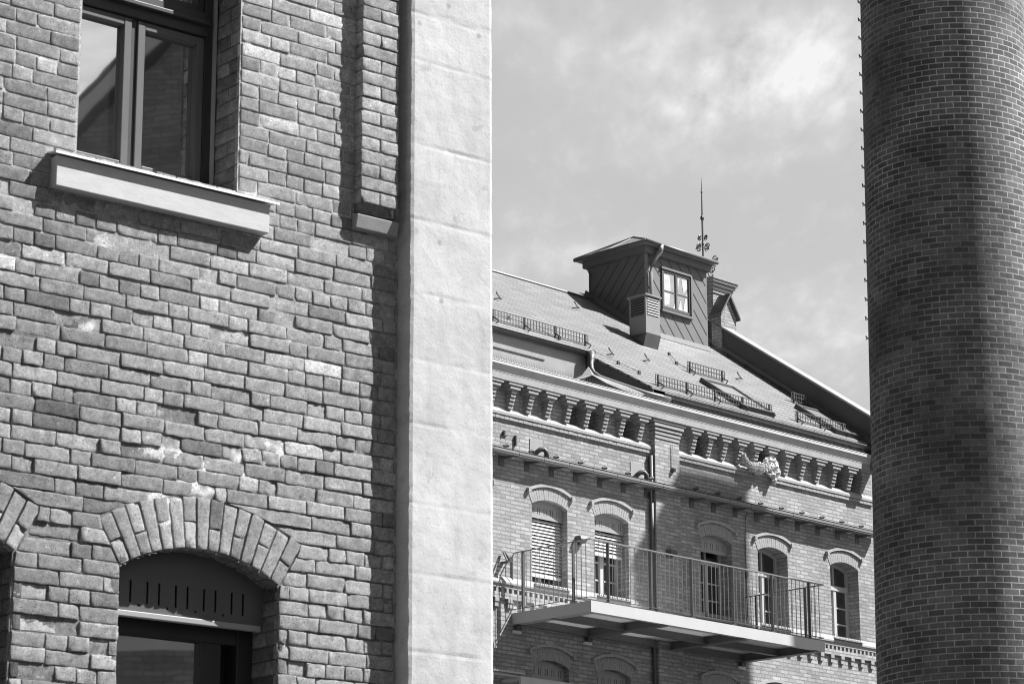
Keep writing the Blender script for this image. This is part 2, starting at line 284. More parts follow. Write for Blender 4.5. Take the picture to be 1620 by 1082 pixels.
# ------------------------------------------------------------------ mesh helpers; local frame of a facade: s along it, w out of it, z up
def V(s, w, z): return Vector((s, -w, z))
class MB:
    def __init__(self): self.v = []; self.f = []; self.t = []; self.mi = []; self.uv = {}
    def add(self, verts, faces, mi=0, tone=None):
        o = len(self.v); self.v += [Vector(p) for p in verts]
        for f in faces: self.f.append(tuple(o + i for i in f)); self.mi.append(mi)
        if tone is not None: self.t += ([tone] * len(verts) if not isinstance(tone, list) else tone)
    def box(self, s0, s1, w0, w1, z0, z1, mi=0):
        self.prism([(s0, z0), (s1, z0), (s1, z1), (s0, z1)], w0, w1, mi)
    def prism(self, poly, w0, w1, mi=0):
        """polygon in (s, z) carried from w0 to w1"""
        a = sum(poly[i][0] * poly[(i + 1) % len(poly)][1] - poly[(i + 1) % len(poly)][0] * poly[i][1] for i in range(len(poly)))
        if a < 0: poly = poly[::-1]
        if w1 < w0: w0, w1 = w1, w0
        n = len(poly)
        vs = [V(s, w1, z) for s, z in poly] + [V(s, w0, z) for s, z in poly]
        fs = [tuple(range(n)), tuple(range(2 * n - 1, n - 1, -1))] + [(i, i + n, (i + 1) % n + n, (i + 1) % n) for i in range(n)]
        self.add(vs, fs, mi)
    def xprism(self, poly, s0, s1, mi=0):
        """polygon in (w, z) carried along s"""
        n = len(poly)
        vs = [V(s0, w, z) for w, z in poly] + [V(s1, w, z) for w, z in poly]
        self.add(vs, [tuple(range(n)), tuple(range(2 * n - 1, n - 1, -1))] + [(i, i + n, (i + 1) % n + n, (i + 1) % n) for i in range(n)], mi)
    def tube(self, pts, r, n=8, mi=0):
        pts = [Vector(p) for p in pts]; rings = []
        for i, p in enumerate(pts):
            d = (pts[min(i + 1, len(pts) - 1)] - pts[max(i - 1, 0)]).normalized()
            a = d.cross(Vector((0, 0, 1)));
            if a.length < .05: a = d.cross(Vector((1, 0, 0)))
            a.normalize(); b = d.cross(a)
            rr = r[i] if isinstance(r, (list, tuple)) else r
            rings.append([p + (a * math.cos(2 * math.pi * k / n) + b * math.sin(2 * math.pi * k / n)) * rr for k in range(n)])
        vs = [q for g in rings for q in g]; fs = []
        for i in range(len(pts) - 1):
            for k in range(n): fs.append((i * n + k, i * n + (k + 1) % n, (i + 1) * n + (k + 1) % n, (i + 1) * n + k))
        fs.append(tuple(range(n))); fs.append(tuple(range(len(vs) - 1, len(vs) - n - 1, -1)))
        self.add(vs, fs, mi)
    def panel(self, outline, holes, w0, w1, mi=0):
        """flat wall slab from w0 (back) to w1 (front) with openings"""
        loops = [outline] + holes
        tri = tessellate_polygon([[Vector((s, z, 0)) for s, z in l] for l in loops])
        flat = [p for l in loops for p in l]; n = len(flat)
        vs = [V(s, w1, z) for s, z in flat] + [V(s, w0, z) for s, z in flat]
        fs = []
        for t in tri:
            a, b, c = (flat[i] for i in t)
            cr = (b[0] - a[0]) * (c[1] - a[1]) - (b[1] - a[1]) * (c[0] - a[0])
            t = t if cr > 0 else (t[0], t[2], t[1])
            fs.append(tuple(t)); fs.append(tuple(i + n for i in (t[0], t[2], t[1])))
        o = 0
        for l in loops:
            k = len(l)
            for i in range(k): fs.append((o + i, o + (i + 1) % k, o + (i + 1) % k + n, o + i + n))
            o += k
        self.add(vs, fs, mi)
    def build(self, name, mats, parent=None, smooth=False, bevel=0, recalc=True):
        me = bpy.data.meshes.new(name); me.from_pydata(self.v, [], self.f)
        for m in (mats if isinstance(mats, (list, tuple)) else [mats]): me.materials.append(m)
        if any(self.mi): me.polygons.foreach_set('material_index', self.mi)
        if self.t:
            at = me.attributes.new('tone', 'FLOAT', 'POINT'); at.data.foreach_set('value', self.t)
        if recalc:
            b = bmesh.new(); b.from_mesh(me); bmesh.ops.recalc_face_normals(b, faces=b.faces); b.to_mesh(me); b.free()
        if smooth: me.polygons.foreach_set('use_smooth', [True] * len(me.polygons))
        me.update()
        o = bpy.data.objects.new(name, me); C.objects.link(o)
        if parent: o.parent = parent
        if bevel:
            md = o.modifiers.new('bevel', 'BEVEL'); md.width = bevel; md.segments = 2; md.limit_method = 'ANGLE'; md.angle_limit = R(40)
        return o

def uv_from(o, fn):
    me = o.data; uvl = me.uv_layers.new(name='UVMap')
    for p in me.polygons:
        for li in p.loop_indices:
            uvl.data[li].uv = fn(me.vertices[me.loops[li].vertex_index].co, p)

def tag(o, label, cat, group=None, kind=None):
    o['label'] = label; o['category'] = cat
    if group: o['group'] = group
    if kind: o['kind'] = kind
    return o
def empty(name, loc, rz=0):
    o = bpy.data.objects.new(name, None); o.location = loc; o.rotation_euler = (0, 0, rz); C.objects.link(o); o.empty_display_size = .2; return o
def arc(sc_, half, spring, crown, n=14, a0=-1, a1=1):
    """points of a segmental arch, left to right"""
    h = crown - spring; Rr = (half * half + h * h) / (2 * h); cz = crown - Rr; am = math.asin(half / Rr)
    return [(sc_ + Rr * math.sin(am * (a0 + (a1 - a0) * i / n)), cz + Rr * math.cos(am * (a0 + (a1 - a0) * i / n))) for i in range(n + 1)]
def arched(sc_, half, bottom, spring, crown, n=14):
    return [(sc_ - half, bottom), (sc_ + half, bottom)] + arc(sc_, half, spring, crown, n)[::-1]

# ------------------------------------------------------------------ ground
g = MB(); g.add([(-1500, -1500, 0), (1500, -1500, 0), (1500, 1500, 0), (-1500, 1500, 0)], [(0, 1, 2, 3)])
go = g.build('ground', M['ground']); go['kind'] = 'structure'

# ================================================================== the near brick building (left)
LD = Vector((.77039898, .63756208, 0)); L0 = Vector((-1.03488742, 14.05, 0))
LB = empty('brick_building', L0, math.atan2(LD.y, LD.x))
tag(LB, 'weathered old brick building close by with a pale plaster corner pier', 'building')
def hsh(a, b=0.0): return noise.noise(Vector((a * 12.9 + 3.1, b * 7.7 + 1.7, 5.3)))
UW = (-1.533, -.533)                     # upper window
ARC = [(-.705, .48), (-2.255, .48)]      # arched openings: centre, half width
SPR, CRW = 4.18, 4.316
RI = (.48 ** 2 + (CRW - SPR) ** 2) / (2 * (CRW - SPR)); AZ = CRW - RI; RE = RI + .262
AM = math.asin(.48 / RI)
WALL_S0, WALL_S1, WALL_Z0, WALL_Z1 = -2.95, .522, 3.10, 8.3
def deep(s, z):
    """how far the joints are washed out: deep low on the wall, flush high on the right"""
    t = (5.75 - z) * .9 + (-.35 - s) * .25 + noise.noise(Vector((s * 1.3, z * 1.3, 2.0))) * .9
    return max(0.0, min(1.0, .45 + t * .6))
EFF = [(-.93, 4.5, .12, .16), (-.80, 4.62, .22, .04), (-.6, 4.72, .25, .05), (-.28, 4.86, .11, .07), (-1.5, 5.7, .04, .13), (-1.42, 5.35, .05, .04), (-.95, 4.78, .2, .05), (-1.35, 5.82, .05, .05), (-.5, 4.82, .05, .06)]
def eff(s, z):
    e = 0
    for (a, b, rs, rz) in EFF:
        d = ((s - a) / rs) ** 2 + ((z - b) / rz) ** 2
        e = max(e, 1.12 - d + noise.noise(Vector((s * 19, z * 19, 7))) * 1.1)
    return max(0, min(1, e))
bm = MB()
def brick(c, mapf, tone, w0=0.0, rough=1.0, back=-.045):
    """one old brick: c = four corners (a, b) bl br tr tl, mapf turns (a, b, h) into a point"""
    (ax, ay), (bx, by), (cx, cy), (dx, dy) = c
    ln = max(.02, math.hypot(bx - ax, by - ay)); ht = max(.02, math.hypot(dx - ax, dy - ay))
    def ticks(L):
        e1, e2 = min(.2, .0012 / L), min(.35, .0036 / L); k = max(2, int(L / .017))
        mid = [e2 + (1 - 2 * e2) * i / k for i in range(1, k)]
        return [0, e1, e2] + mid + [1 - e2, 1 - e1, 1]
    us, vs_ = ticks(ln), ticks(ht); nu, nv = len(us), len(vs_)
    sd_ = random.uniform(0, 90); tilt_u = random.uniform(-.0025, .0025); tilt_v = random.uniform(-.0025, .0025)
    chips = [(random.choice((0, 1, random.random())), random.choice((0, 1)), random.uniform(.012, .038)) for _ in range(random.choice((0, 0, 1, 1, 2, 3) if rough > .8 else (0, 0, 0, 0, 1)))]
    if rough > .9 and random.random() < .12: chips += [(random.random(), random.random(), random.uniform(.03, .06))]
    verts = []; tones = []
    for j, v in enumerate(vs_):
        for i, u in enumerate(us):
            a = (ax * (1 - u) + bx * u) * (1 - v) + (dx * (1 - u) + cx * u) * v
            b = (ay * (1 - u) + by * u) * (1 - v) + (dy * (1 - u) + cy * u) * v
            du = min(u, 1 - u) * ln; dv = min(v, 1 - v) * ht; d = min(du, dv)
            nz = noise.noise(Vector((a * 26 + sd_, b * 26, sd_)))
            nf = noise.noise(Vector((a * 75 + sd_, b * 75, sd_)))
            h = w0 + nz * .0011 * rough + nf * .0014 * rough + .0016 * rough * max(0, noise.noise(Vector((a * 14, b * 30, sd_ + 7))) - .15) + tilt_u * (u - .5) * 2 + tilt_v * (v - .5) * 2
            re = .0034
            if d < re: h -= .0028 * (1 - d / re) ** 2
            if du < .003 and dv < .003: h -= .002
            for (qu, qv, qr) in chips:
                dd = math.hypot((u - qu) * ln, (v - qv) * ht)
                if dd < qr: h -= .010 * (1 - dd / qr) * (.7 + .6 * nz)
            # ragged outline
            if d < .005:
                k = rough * (.0024 * noise.noise(Vector((a * 24 + 9, b * 24, sd_ + 4))) + .0026 * noise.noise(Vector((a * 85, b * 85, sd_))))
                if du <= dv: a += k if u < .5 else -k
                if dv <= du: b += k if v < .5 else -k
            verts.append(mapf(a, b, h)); tones.append(max(.02, tone * (1 + .22 * nz + .12 * nf)))
    faces = [(j * nu + i, j * nu + i + 1, (j + 1) * nu + i + 1, (j + 1) * nu + i) for j in range(nv - 1) for i in range(nu - 1)]
    ring = [i for i in range(nu)] + [j * nu + nu - 1 for j in range(1, nv)] + [(nv - 1) * nu + i for i in range(nu - 2, -1, -1)] + [j * nu for j in range(nv - 2, 0, -1)]
    base = len(verts)
    cs = [c[0], c[1], c[2], c[3]]
    for k in ring:
        j, i = divmod(k, nu); u, v = us[i], vs_[j]
        a = (ax * (1 - u) + bx * u) * (1 - v) + (dx * (1 - u) + cx * u) * v
        b = (ay * (1 - u) + by * u) * (1 - v) + (dy * (1 - u) + cy * u) * v
        verts.append(mapf(a, b, back)); tones.append(tone)
    m = len(ring)
    faces += [(ring[k], base + k, base + (k + 1) % m, ring[(k + 1) % m]) for k in range(m)]
    bm.add(verts, faces, 0, tones)
def FR(a, b, h): return V(a, h, b)
LIGHT = [(-.36, 7.05, .1), (-.30, 6.95, .1), (-.3, 6.72, .06), (-1.9, 5.6, .08), (-.05, 4.92, .06)]
def tone_at(s, z):
    t = .385 + .08 * noise.noise(Vector((s * .9, z * .9, 1.0))) + .05 * noise.noise(Vector((s * 4, z * 4, 9.0))) + random.gauss(0, .052)
    t += .03 * max(-1, min(1, (s + .6)))
    for (a, b, r) in LIGHT:
        if math.hypot(s - a, (z - b) * 1.3) < r: t = random.uniform(.5, .6)
    if random.random() < .06: t *= .72
    if random.random() < .07: t *= 1.28
    return max(.1, t)
J = .0068
CO = .077; Z00 = 3.802 - 9 * CO
nrow = int((WALL_Z1 - Z00) / CO) + 1
def blocked(z):
    out = []
    if z > 6.2: out.append(UW)
    for (c, h) in ARC:
        if z <= SPR: out.append((c - h, c + h))
        else:
            zk = AZ + RE * math.cos(AM)
            if z <= zk: hw = h + (z - SPR) * math.tan(AM)
            elif z < AZ + RE: hw = math.sqrt(RE ** 2 - (z - AZ) ** 2)
            else: continue
            out.append((c - hw - .006, c + hw + .006))
    return out
for k in range(nrow):
    za, zb = Z00 + k * CO, Z00 + (k + 1) * CO
    wob = random.uniform(-.0025, .0025)
    a_, b_ = za + J / 2 + wob, zb - J / 2 + wob
    BA, BB = blocked(za + .004), blocked(zb - .004)
    # boundaries at bottom and at top of the course
    def segs(Bl):
        x = WALL_S0; out = []
        for (p, q) in sorted(Bl):
            out.append((x, p)); x = q
        out.append((x, WALL_S1)); return out
    SA, SB = segs(BA), segs(BB)
    if len(SA) != len(SB): SB = SA if len(SA) < len(SB) else SA
    pat = random.choice((0, 0, 1, 2))
    if k % 2: seq0 = [.25]
    else: seq0 = [.12]
    for (p0, p1), (q0, q1) in zip(SA, SB):
        x = max(p0, q0); end = min(p1, q1); first = True
        if x > end - .03: continue
        lens = []; xx = x
        while xx < end - .001:
            r = random.random()
            if k % 2: L_ = .25 if r < .82 else .12
            else: L_ = .12 if r < .6 else .25
            if first: L_ = random.choice((.06, .12, .185, .25)); first = False
            L_ += random.uniform(-.006, .006)
            rest = end - xx
            if rest - L_ < .065: L_ = rest
            if L_ > .29: L_ = L_ / 2
            lens.append((xx, xx + L_)); xx += L_
        for i, (u0, u1) in enumerate(lens):
            bl_, br_, tr_, tl_ = u0, u1, u1, u0
            if i == 0: bl_, tl_ = p0, q0
            if i == len(lens) - 1: br_, tr_ = p1, q1
            g0 = J / 2 if i else 0.0; g1 = J / 2 if i < len(lens) - 1 else 0.0
            sm, zm = (u0 + u1) / 2, (a_ + b_) / 2
            jz = random.uniform(-.003, .003)
            brick([(bl_ + g0, a_ + jz), (br_ - g1, a_ + jz), (tr_ - g1, b_ + jz), (tl_ + g0, b_ + jz)], FR, tone_at(sm, zm), random.gauss(0, .0022) * (.35 + .8 * deep(sm, zm)) - .008 * (random.random() < .07 * deep(sm, zm) * 2), .45 + .95 * deep(sm, zm))
# arch rings
for (c, h) in ARC:
    nb = 15; am = AM
    for i in range(nb):
        t0 = -am + 2 * am * i / nb; t1 = -am + 2 * am * (i + 1) / nb
        gp = .0048
        parts_ = [(0, 1)] if i % 2 else [(0, .48 + random.uniform(-.06, .06))]
        if len(parts_) == 1 and parts_[0][1] < 1: parts_.append((parts_[0][1], 1))
        for (f0, f1) in parts_:
            r0 = RI + .262 * f0 + (.004 if f0 else 0); r1 = RI + .262 * f1 - (.004 if f1 < 1 else 0) + (random.uniform(-.012, .008) if f1 == 1 else 0)
            P_ = lambda r, t, g_: (c + r * math.sin(t) + g_ * math.cos(t), AZ + r * math.cos(t) - g_ * math.sin(t))
            # keep the long side along the first axis for the tick spacing
            brick([P_(r0, t0, gp), P_(r0, t1, -gp), P_(r1, t1, -gp), P_(r1, t0, gp)], FR, tone_at(c + .1 * i, 4.5) * random.uniform(.85, 1.08), random.uniform(-.003, .003), 1.0)
# reveals: jambs and soffits, brick by brick
def jamb(s, z0, z1, depth, nrm):  # brick tone lowered here to deepen the shade of the reveal
    z = Z00; k = 0
    while z < z1:
        if z + CO > z0:
            a, b = max(z, z0) + J / 2, min(z + CO, z1) - J / 2
            if b - a > .02:
                cuts = [0, depth] if k % 2 else [0, depth * .5, depth]
                for q0, q1 in zip(cuts[:-1], cuts[1:]):
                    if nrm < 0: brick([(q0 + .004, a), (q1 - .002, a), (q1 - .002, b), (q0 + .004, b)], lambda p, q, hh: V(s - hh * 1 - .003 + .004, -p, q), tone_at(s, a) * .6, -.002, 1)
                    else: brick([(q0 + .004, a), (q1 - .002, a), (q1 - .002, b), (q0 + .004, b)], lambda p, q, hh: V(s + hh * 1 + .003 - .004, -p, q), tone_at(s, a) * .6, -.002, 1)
        z += CO; k += 1
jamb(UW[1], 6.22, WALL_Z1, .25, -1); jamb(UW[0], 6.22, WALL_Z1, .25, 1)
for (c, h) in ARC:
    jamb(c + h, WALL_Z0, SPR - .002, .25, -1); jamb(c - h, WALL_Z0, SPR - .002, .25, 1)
    nb = 15
    for i in range(nb):
        t0 = -AM + 2 * AM * i / nb + .005; t1 = -AM + 2 * AM * (i + 1) / nb - .005
        for q0, q1 in ((.004, .12), (.13, .25)):
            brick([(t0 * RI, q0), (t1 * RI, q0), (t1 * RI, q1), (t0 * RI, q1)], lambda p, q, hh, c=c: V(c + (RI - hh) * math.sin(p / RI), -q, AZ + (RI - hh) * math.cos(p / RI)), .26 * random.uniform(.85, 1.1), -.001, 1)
# the mortar bed behind and between the bricks
def mortar_patch(s0, s1, z0, z1, hole):
    st = .0125; ns = int((s1 - s0) / st); nz_ = int((z1 - z0) / st)
    idx = {}; vs = []; ts = []; fs = []
    for j in range(nz_ + 1):
        for i in range(ns + 1):
            s = s0 + (s1 - s0) * i / ns; z = z0 + (z1 - z0) * j / nz_
            d = deep(s, z); e = eff(s, z)
            w = -.0042 - .0072 * d + (.0008 + .0016 * d) * noise.noise(Vector((s * 40, z * 40, 3))) + (.001 + .0025 * d) * noise.noise(Vector((s * 9, z * 9, 8)))
            w = w * (1 - e) - .003 * e
            w = min(w, -.0015)
            t = .58 - .33 * d + .06 * noise.noise(Vector((s * 6, z * 6, 4))) + .07 * noise.noise(Vector((s * 30, z * 30, 14)))
            t = t * (1 - e) + .82 * e
            idx[(i, j)] = len(vs); vs.append(V(s, w, z)); ts.append(max(.05, t))
    for j in range(nz_):
        for i in range(ns):
            s = s0 + (s1 - s0) * (i + .5) / ns; z = z0 + (z1 - z0) * (j + .5) / nz_
            if hole(s, z): continue
            fs.append((idx[(i, j)], idx[(i + 1, j)], idx[(i + 1, j + 1)], idx[(i, j + 1)]))
    bm.add(vs, fs, 0, ts)
def hole(s, z):
    for (p, q) in ([UW] if z > 6.2 else []):
        if p + .006 < s < q - .006: return True
    for (c, h) in ARC:
        if abs(s - c) < h - .006 and (z < SPR or math.hypot(s - c, z - AZ) < RI - .006): return True
    return False
mortar_patch(WALL_S0, WALL_S1, WALL_Z0, WALL_Z1, hole)
wall = bm.build('wall', M['oldbrick'], LB, smooth=True, recalc=False)

# the rest of the building round the part that is in the picture
b = MB()
b.box(-14, WALL_S0, -.4, 0, 0, 11.5); b.box(WALL_S0, WALL_S1, -.4, 0, WALL_Z1, 11.5)
lowholes = [[(c - h, 1.6), (c + h, 1.6), (c + h, WALL_Z0), (c - h, WALL_Z0)] for c, h in ARC]
b.panel([(WALL_S0, 0), (WALL_S1, 0), (WALL_S1, 1.6), (WALL_S0, 1.6)], [], -.4, 0)
for p, q in ((WALL_S0, ARC[1][0] - .48), (ARC[1][0] + .48, ARC[0][0] - .48), (ARC[0][0] + .48, WALL_S1)): b.box(p, q, -.4, 0, 1.6, WALL_Z0)
b.box(.51, 1.106, -9, 0.0, 0, 11.5); b.box(-14, -13.6, -9, -.4, 0, 11.5); b.box(-13.6, .51, -9, -8.6, 0, 11.5)
b.build('outer_wall', M['farbrick'], LB)
b = MB(); b.xprism([(.45, 11.5), (-4.3, 14.6), (-9.3, 11.5)], -14.2, 1.3); b.build('roof', M['zincdark'], LB)
# jamb backing so that no joint shows daylight
for (c, h) in ARC:
    b = MB()
    for sg in (-1, 1): b.box(c + sg * (h + .02), c + sg * (h + .06), -.27, -.03, WALL_Z0 - .2, SPR + .06)
    pl = arc(c, .48 + .02, SPR + .015, CRW + .02); pl2 = arc(c, .48 + .07, SPR + .05, CRW + .07)
    b.prism(pl + pl2[::-1], -.27, -.03); b.build('reveal_backing', M['stonegrey'], LB)
for s in (UW[0] - .06, UW[1] + .02):
    b = MB(); b.box(s, s + .04, -.27, -.03, 6.2, WALL_Z1); b.build('reveal_backing', M['stonegrey'], LB)

# pale plaster corner pier: long drafted blocks, a slightly wavering face
JO = [3.54, 3.903, 4.319, 4.704, 5.146, 5.503, 5.872, 6.30, 6.746, 7.24, 7.528, 7.95, 8.4]
pm = MB(); P0, P1, PWD = .527, 1.106, .12
ss = [P0 + (P1 - P0) * i / 30 for i in range(31)]; zs = [3.0 + i * .02 for i in range(int(5.6 / .02))]
vs = []; ts = []
for z in zs:
    for i, s in enumerate(ss):
        w = PWD + .003 * noise.noise(Vector((s * 3, z * 3, 1))) + .0012 * noise.noise(Vector((s * 14, z * 14, 6)))
        t = 1 + .11 * noise.noise(Vector((s * 2.2, z * 2.2, 11))) - .2 * max(0, noise.noise(Vector((s * 16, z * .9, 21))) - .1) + .07 * noise.noise(Vector((s * 9, z * 6, 31)))
        for q, jz in enumerate(JO):
            dz = z - (jz + .012 * noise.noise(Vector((s * 5, jz, 3)))); 
            if dz > 0 and dz < .3: t *= 1 - .03 * (q % 3)
            if abs(dz) < .016:
                kk = max(0, .5 + 1.1 * noise.noise(Vector((s * 4, jz * 3, 2)))); w -= .003 * (1 - abs(dz) / .016) * kk; t *= 1 - .16 * kk * (1 - abs(dz) / .016)
        ex = min(s - P0, P1 - s)
        so_ = s
        if i in (0, 30):
            k = .007 * noise.noise(Vector((z * 7, i, 2))) + .005 * noise.noise(Vector((z * 25, i, 5)))
            so_ = s + (k if i == 0 else k * .6); w -= .006
        vs.append(V(so_, w, z)); ts.append(t)
ns_ = 31
fs = [(j * ns_ + i, j * ns_ + i + 1, (j + 1) * ns_ + i + 1, (j + 1) * ns_ + i) for j in range(len(zs) - 1) for i in range(30)]
pm.add(vs, fs, 0, ts)
# its two returns
for (col, sgn, back) in ((0, -1, -.02), (30, 1, -.6)):
    o = len(pm.v); pv = []; pt = []
    for j, z in enumerate(zs):
        p = vs[j * ns_ + col]
        pv += [p, V(p.x + .004 * noise.noise(Vector((z * 9, 3, col))), back, z)]; pt += [ts[j * ns_ + col]] * 2
    pf = [(2 * j, 2 * j + 2, 2 * j + 3, 2 * j + 1) if sgn < 0 else (2 * j, 2 * j + 1, 2 * j + 3, 2 * j + 2) for j in range(len(zs) - 1)]
    pm.add(pv, pf, 0, pt)
pm.build('corner_pier', M['plaster'], LB, smooth=False, recalc=False)
pb = MB(); pb.box(P0, P1, 0, PWD, 0, 3.0); pb.build('pier_base', M['stone'], LB)
pb = MB(); pb.box(P0, P1, 0, PWD, 8.56, 11.5); pb.build('pier_head', M['stone'], LB)

# raised brick strip ending on a stone shelf
bm = MB(); random.seed(21)
z = Z00; k = 0
while z < WALL_Z1:
    if z > 6.27:
        for (u0, u1) in ([(.222, .475)] if k % 2 else [(.222, .35), (.35, .475)]):
            brick([(u0 + (.004 if u0 > .23 else 0), z + J / 2), (u1 - (.004 if u1 < .47 else 0), z + J / 2), (u1 - (.004 if u1 < .47 else 0), z + CO - J / 2), (u0 + (.004 if u0 > .23 else 0), z + CO - J / 2)], FR, tone_at(u0, z) * 1.03, .068 + random.uniform(-.003, .003), .9, back=-.0)
    z += CO; k += 1
bx_ = MB(); bx_.box(.228, .47, -.01, .06, 6.29, WALL_Z1)
bm.add(bx_.v, bx_.f, 0, .34)
bm.build('raised_strip', M['oldbrick'], LB, recalc=False, smooth=True)
b = MB(); b.xprism([(0, 6.195), (.04, 6.2), (.058, 6.275), (0, 6.29)], .206, .492); b.build('strip_shelf', M['stonegrey'], LB, bevel=.004)

# window sill: a pale stone block under a thin white sheet
b = MB(); b.box(-1.668, -.374, -.02, .058, 6.045, 6.205); sill = b.build('window_sill', M['sillstone'], LB, bevel=.004)
b = MB(); b.xprism([(-.22, 6.262), (.086, 6.218), (.086, 6.205), (.082, 6.205), (.082, 6.211), (-.22, 6.254)], -1.69, -.328); b.build('drip_sheet', M['silldrip'], sill)

# upper casement window
def frame_rect(b, s0, s1, z0, z1, t, w0, w1, tb=None):
    tb = tb or t
    b.box(s0, s0 + t, w0, w1, z0, z1); b.box(s1 - t, s1, w0, w1, z0, z1)
    b.box(s0 + t, s1 - t, w0 + .002, w1 - .002, z0, z0 + tb); b.box(s0 + t, s1 - t, w0 + .002, w1 - .002, z1 - t, z1)
b = MB(); frame_rect(b, -1.545, -.52, 6.27, 8.25, .085, -.36, -.262)
b.box(-1.47, -.6, -.35, -.235, 7.19, 7.33); b.box(-1.47, -.6, -.235, -.205, 7.25, 7.275); b.box(-1.07, -1.035, -.35, -.262, 6.3, 7.2)
uwin = b.build('window', M['wooddark'], LB, bevel=.004)
for (p, q) in ((-1.475, -1.072), (-1.033, -.615)):
    b = MB(); frame_rect(b, p, q, 6.33, 7.185, .046, -.31, -.25); b.build('sash', M['woodmid'], uwin, bevel=.004)
    b = MB(); b.add([V(p + .04, -.29, 6.37), V(q - .04, -.29, 6.37), V(q - .04, -.29, 7.14), V(p + .04, -.29, 7.14)], [(0, 1, 2, 3)]); b.build('pane', M['glass'], uwin)
b = MB(); b.add([V(-1.47, -.3, 7.33), V(-.6, -.3, 7.33), V(-.6, -.3, 8.2), V(-1.47, -.3, 8.2)], [(0, 1, 2, 3)]); b.build('pane', M['glass'], uwin)
b = MB(); frame_rect(b, -1.03, -.61, 7.335, 8.1, .04, -.31, -.27); b.build('sash', M['wooddark'], uwin)
b = MB(); b.box(-.553, -.535, -.262, -.246, 6.27, 8.2); b.build('sealing_strip', M['shutter'], uwin)
b = MB(); b.box(-1.55, -.51, -.37, -.362, 6.2, 8.3); b.build('backing_board', M['black'], uwin)

# arched windows with a slotted metal panel in the head
for wi, (c, h) in enumerate(ARC):
    b = MB(); frame_rect(b, c - h - .01, c + h + .01, 1.6, 3.99, .1, -.36, -.25)
    b.box(c + .17, c + .30, -.34, -.26, 1.7, 3.96)
    aw = b.build('arched_window', M['wooddark'], LB, bevel=.004)
    b = MB(); outer = arched(c, h + .012, 3.962, SPR - .005, CRW + .012)
    slots = []
    for q in range(5):
        for e in (-.035, .035):
            s0 = c - .36 + q * .17 + e
            slots.append([(s0 - .006, 4.03), (s0 + .006, 4.03), (s0 + .006, 4.145), (s0 - .006, 4.145)])
        s0 = c - .36 + q * .17 + .085
        if q < 4: slots.append([(s0 - .006, 4.015), (s0 + .006, 4.015), (s0 + .006, 4.027), (s0 - .006, 4.027)])
    b.panel(outer, slots, -.156, -.15); b.build('shutter_panel', M['shutterdark'], aw)
    b = MB(); b.prism(arched(c, h, 3.97, SPR - .01, CRW), -.24, -.2); b.build('panel_backing', M['black'], aw)
    b = MB(); b.box(c - h, c + h - .02, -.17, -.135, 3.955, 3.985); b.build('panel_rail', M['shutter'], aw, bevel=.004)
    b = MB(); b.add([V(c - h + .05, -.29, 1.7), V(c + .18, -.29, 1.7), V(c + .18, -.29, 3.95), V(c - h + .05, -.29, 3.95)], [(0, 1, 2, 3)]); b.build('pane', M['glass'], aw)
    b = MB(); b.box(c - h, c + h, -.38, -.365, 1.5, 4.4); b.build('backing_board', M['black'], aw)

# ================================================================== the far brick building (right)
RD = Vector((.69750715, .71657782, 0)); R0 = Vector((-.13488525, 50.0, 0))
RB = empty('brick_building', R0, math.atan2(RD.y, RD.x))
tag(RB, 'sunlit brick factory building with corbelled cornice, zinc roof and steel balcony', 'building')
S0, S1 = -9.0, 11.42
HALF = .49
WC = [-2.6, -.95, 1.20, 2.955, 6.11, 7.93, 10.35]
SILL, SPRG, CRWN = 10.74, 12.27, 12.385
holes = []
for c in WC:
    holes.append(arched(c, HALF, SILL, SPRG, CRWN)); holes.append(arched(c, HALF, SILL - 3.06, SPRG - 3.06, CRWN - 3.06))
CONS = [-.234, .259, .779, 1.325, 1.862, 2.384, 2.872, 3.431]; CONS2 = [5.041, 5.53, 5.999, 6.502, 7.013, 7.497, 8.048, 8.577, 9.114, 9.655, 10.207, 10.67]
CL = [-.234 - .527 * k for k in range(15, 0, -1)]
ALLC = CL + CONS + CONS2
def gap_after(lst, i): return (lst[i] + .12 + .265, lst[i + 1] + .12 + .115)
DARK = [gap_after(CONS, 3), gap_after(CONS, 4), gap_after(CONS, 7 - 1), gap_after(CONS2, 0), gap_after(CONS2, 4), gap_after(CONS2, 9), gap_after(CONS2, 10)]
for (p, q) in DARK: holes.append([(p, 13.985), (q, 13.985), (q, 14.38), (p, 14.38)])
b = MB(); b.panel([(S0, 0), (S1, 0), (S1, 14.55), (S0, 14.55)], holes, -.42, 0)
b.box(S1, S1 + .001, -.4, -.2, 0, .01)
b.build('wall', M['farbrick'], RB)
b = MB(); b.box(S0, S0 + .4, -10.6, -.42, 0, 14.45); b.box(S1 - .4, S1, -10.6, -.42, 0, 14.45); b.box(S0, S1, -11, -10.6, 0, 14.45)
b.build('side_wall', M['farbrick'], RB)
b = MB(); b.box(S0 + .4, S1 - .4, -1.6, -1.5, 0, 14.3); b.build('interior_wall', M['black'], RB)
# pilaster strip
b = MB(); b.box(4.145, 4.885, 0, .12, 0, 14.06); b.build('pilaster', M['farbrick'], RB)
b = MB()
for i in range(5):
    e = [.12, .075, .035, .015, .0][i]; z1 = 14.462 - i * .078; w_ = .12 + [.09, .075, .05, .03, .015][i]
    b.box(4.145 - e, 4.885 + e, 0, w_, z1 - .058, z1); b.box(4.15, 4.88, 0, .11, z1 - .078, z1 - .058)
b.build('pilaster_capital', M['trim'], RB)
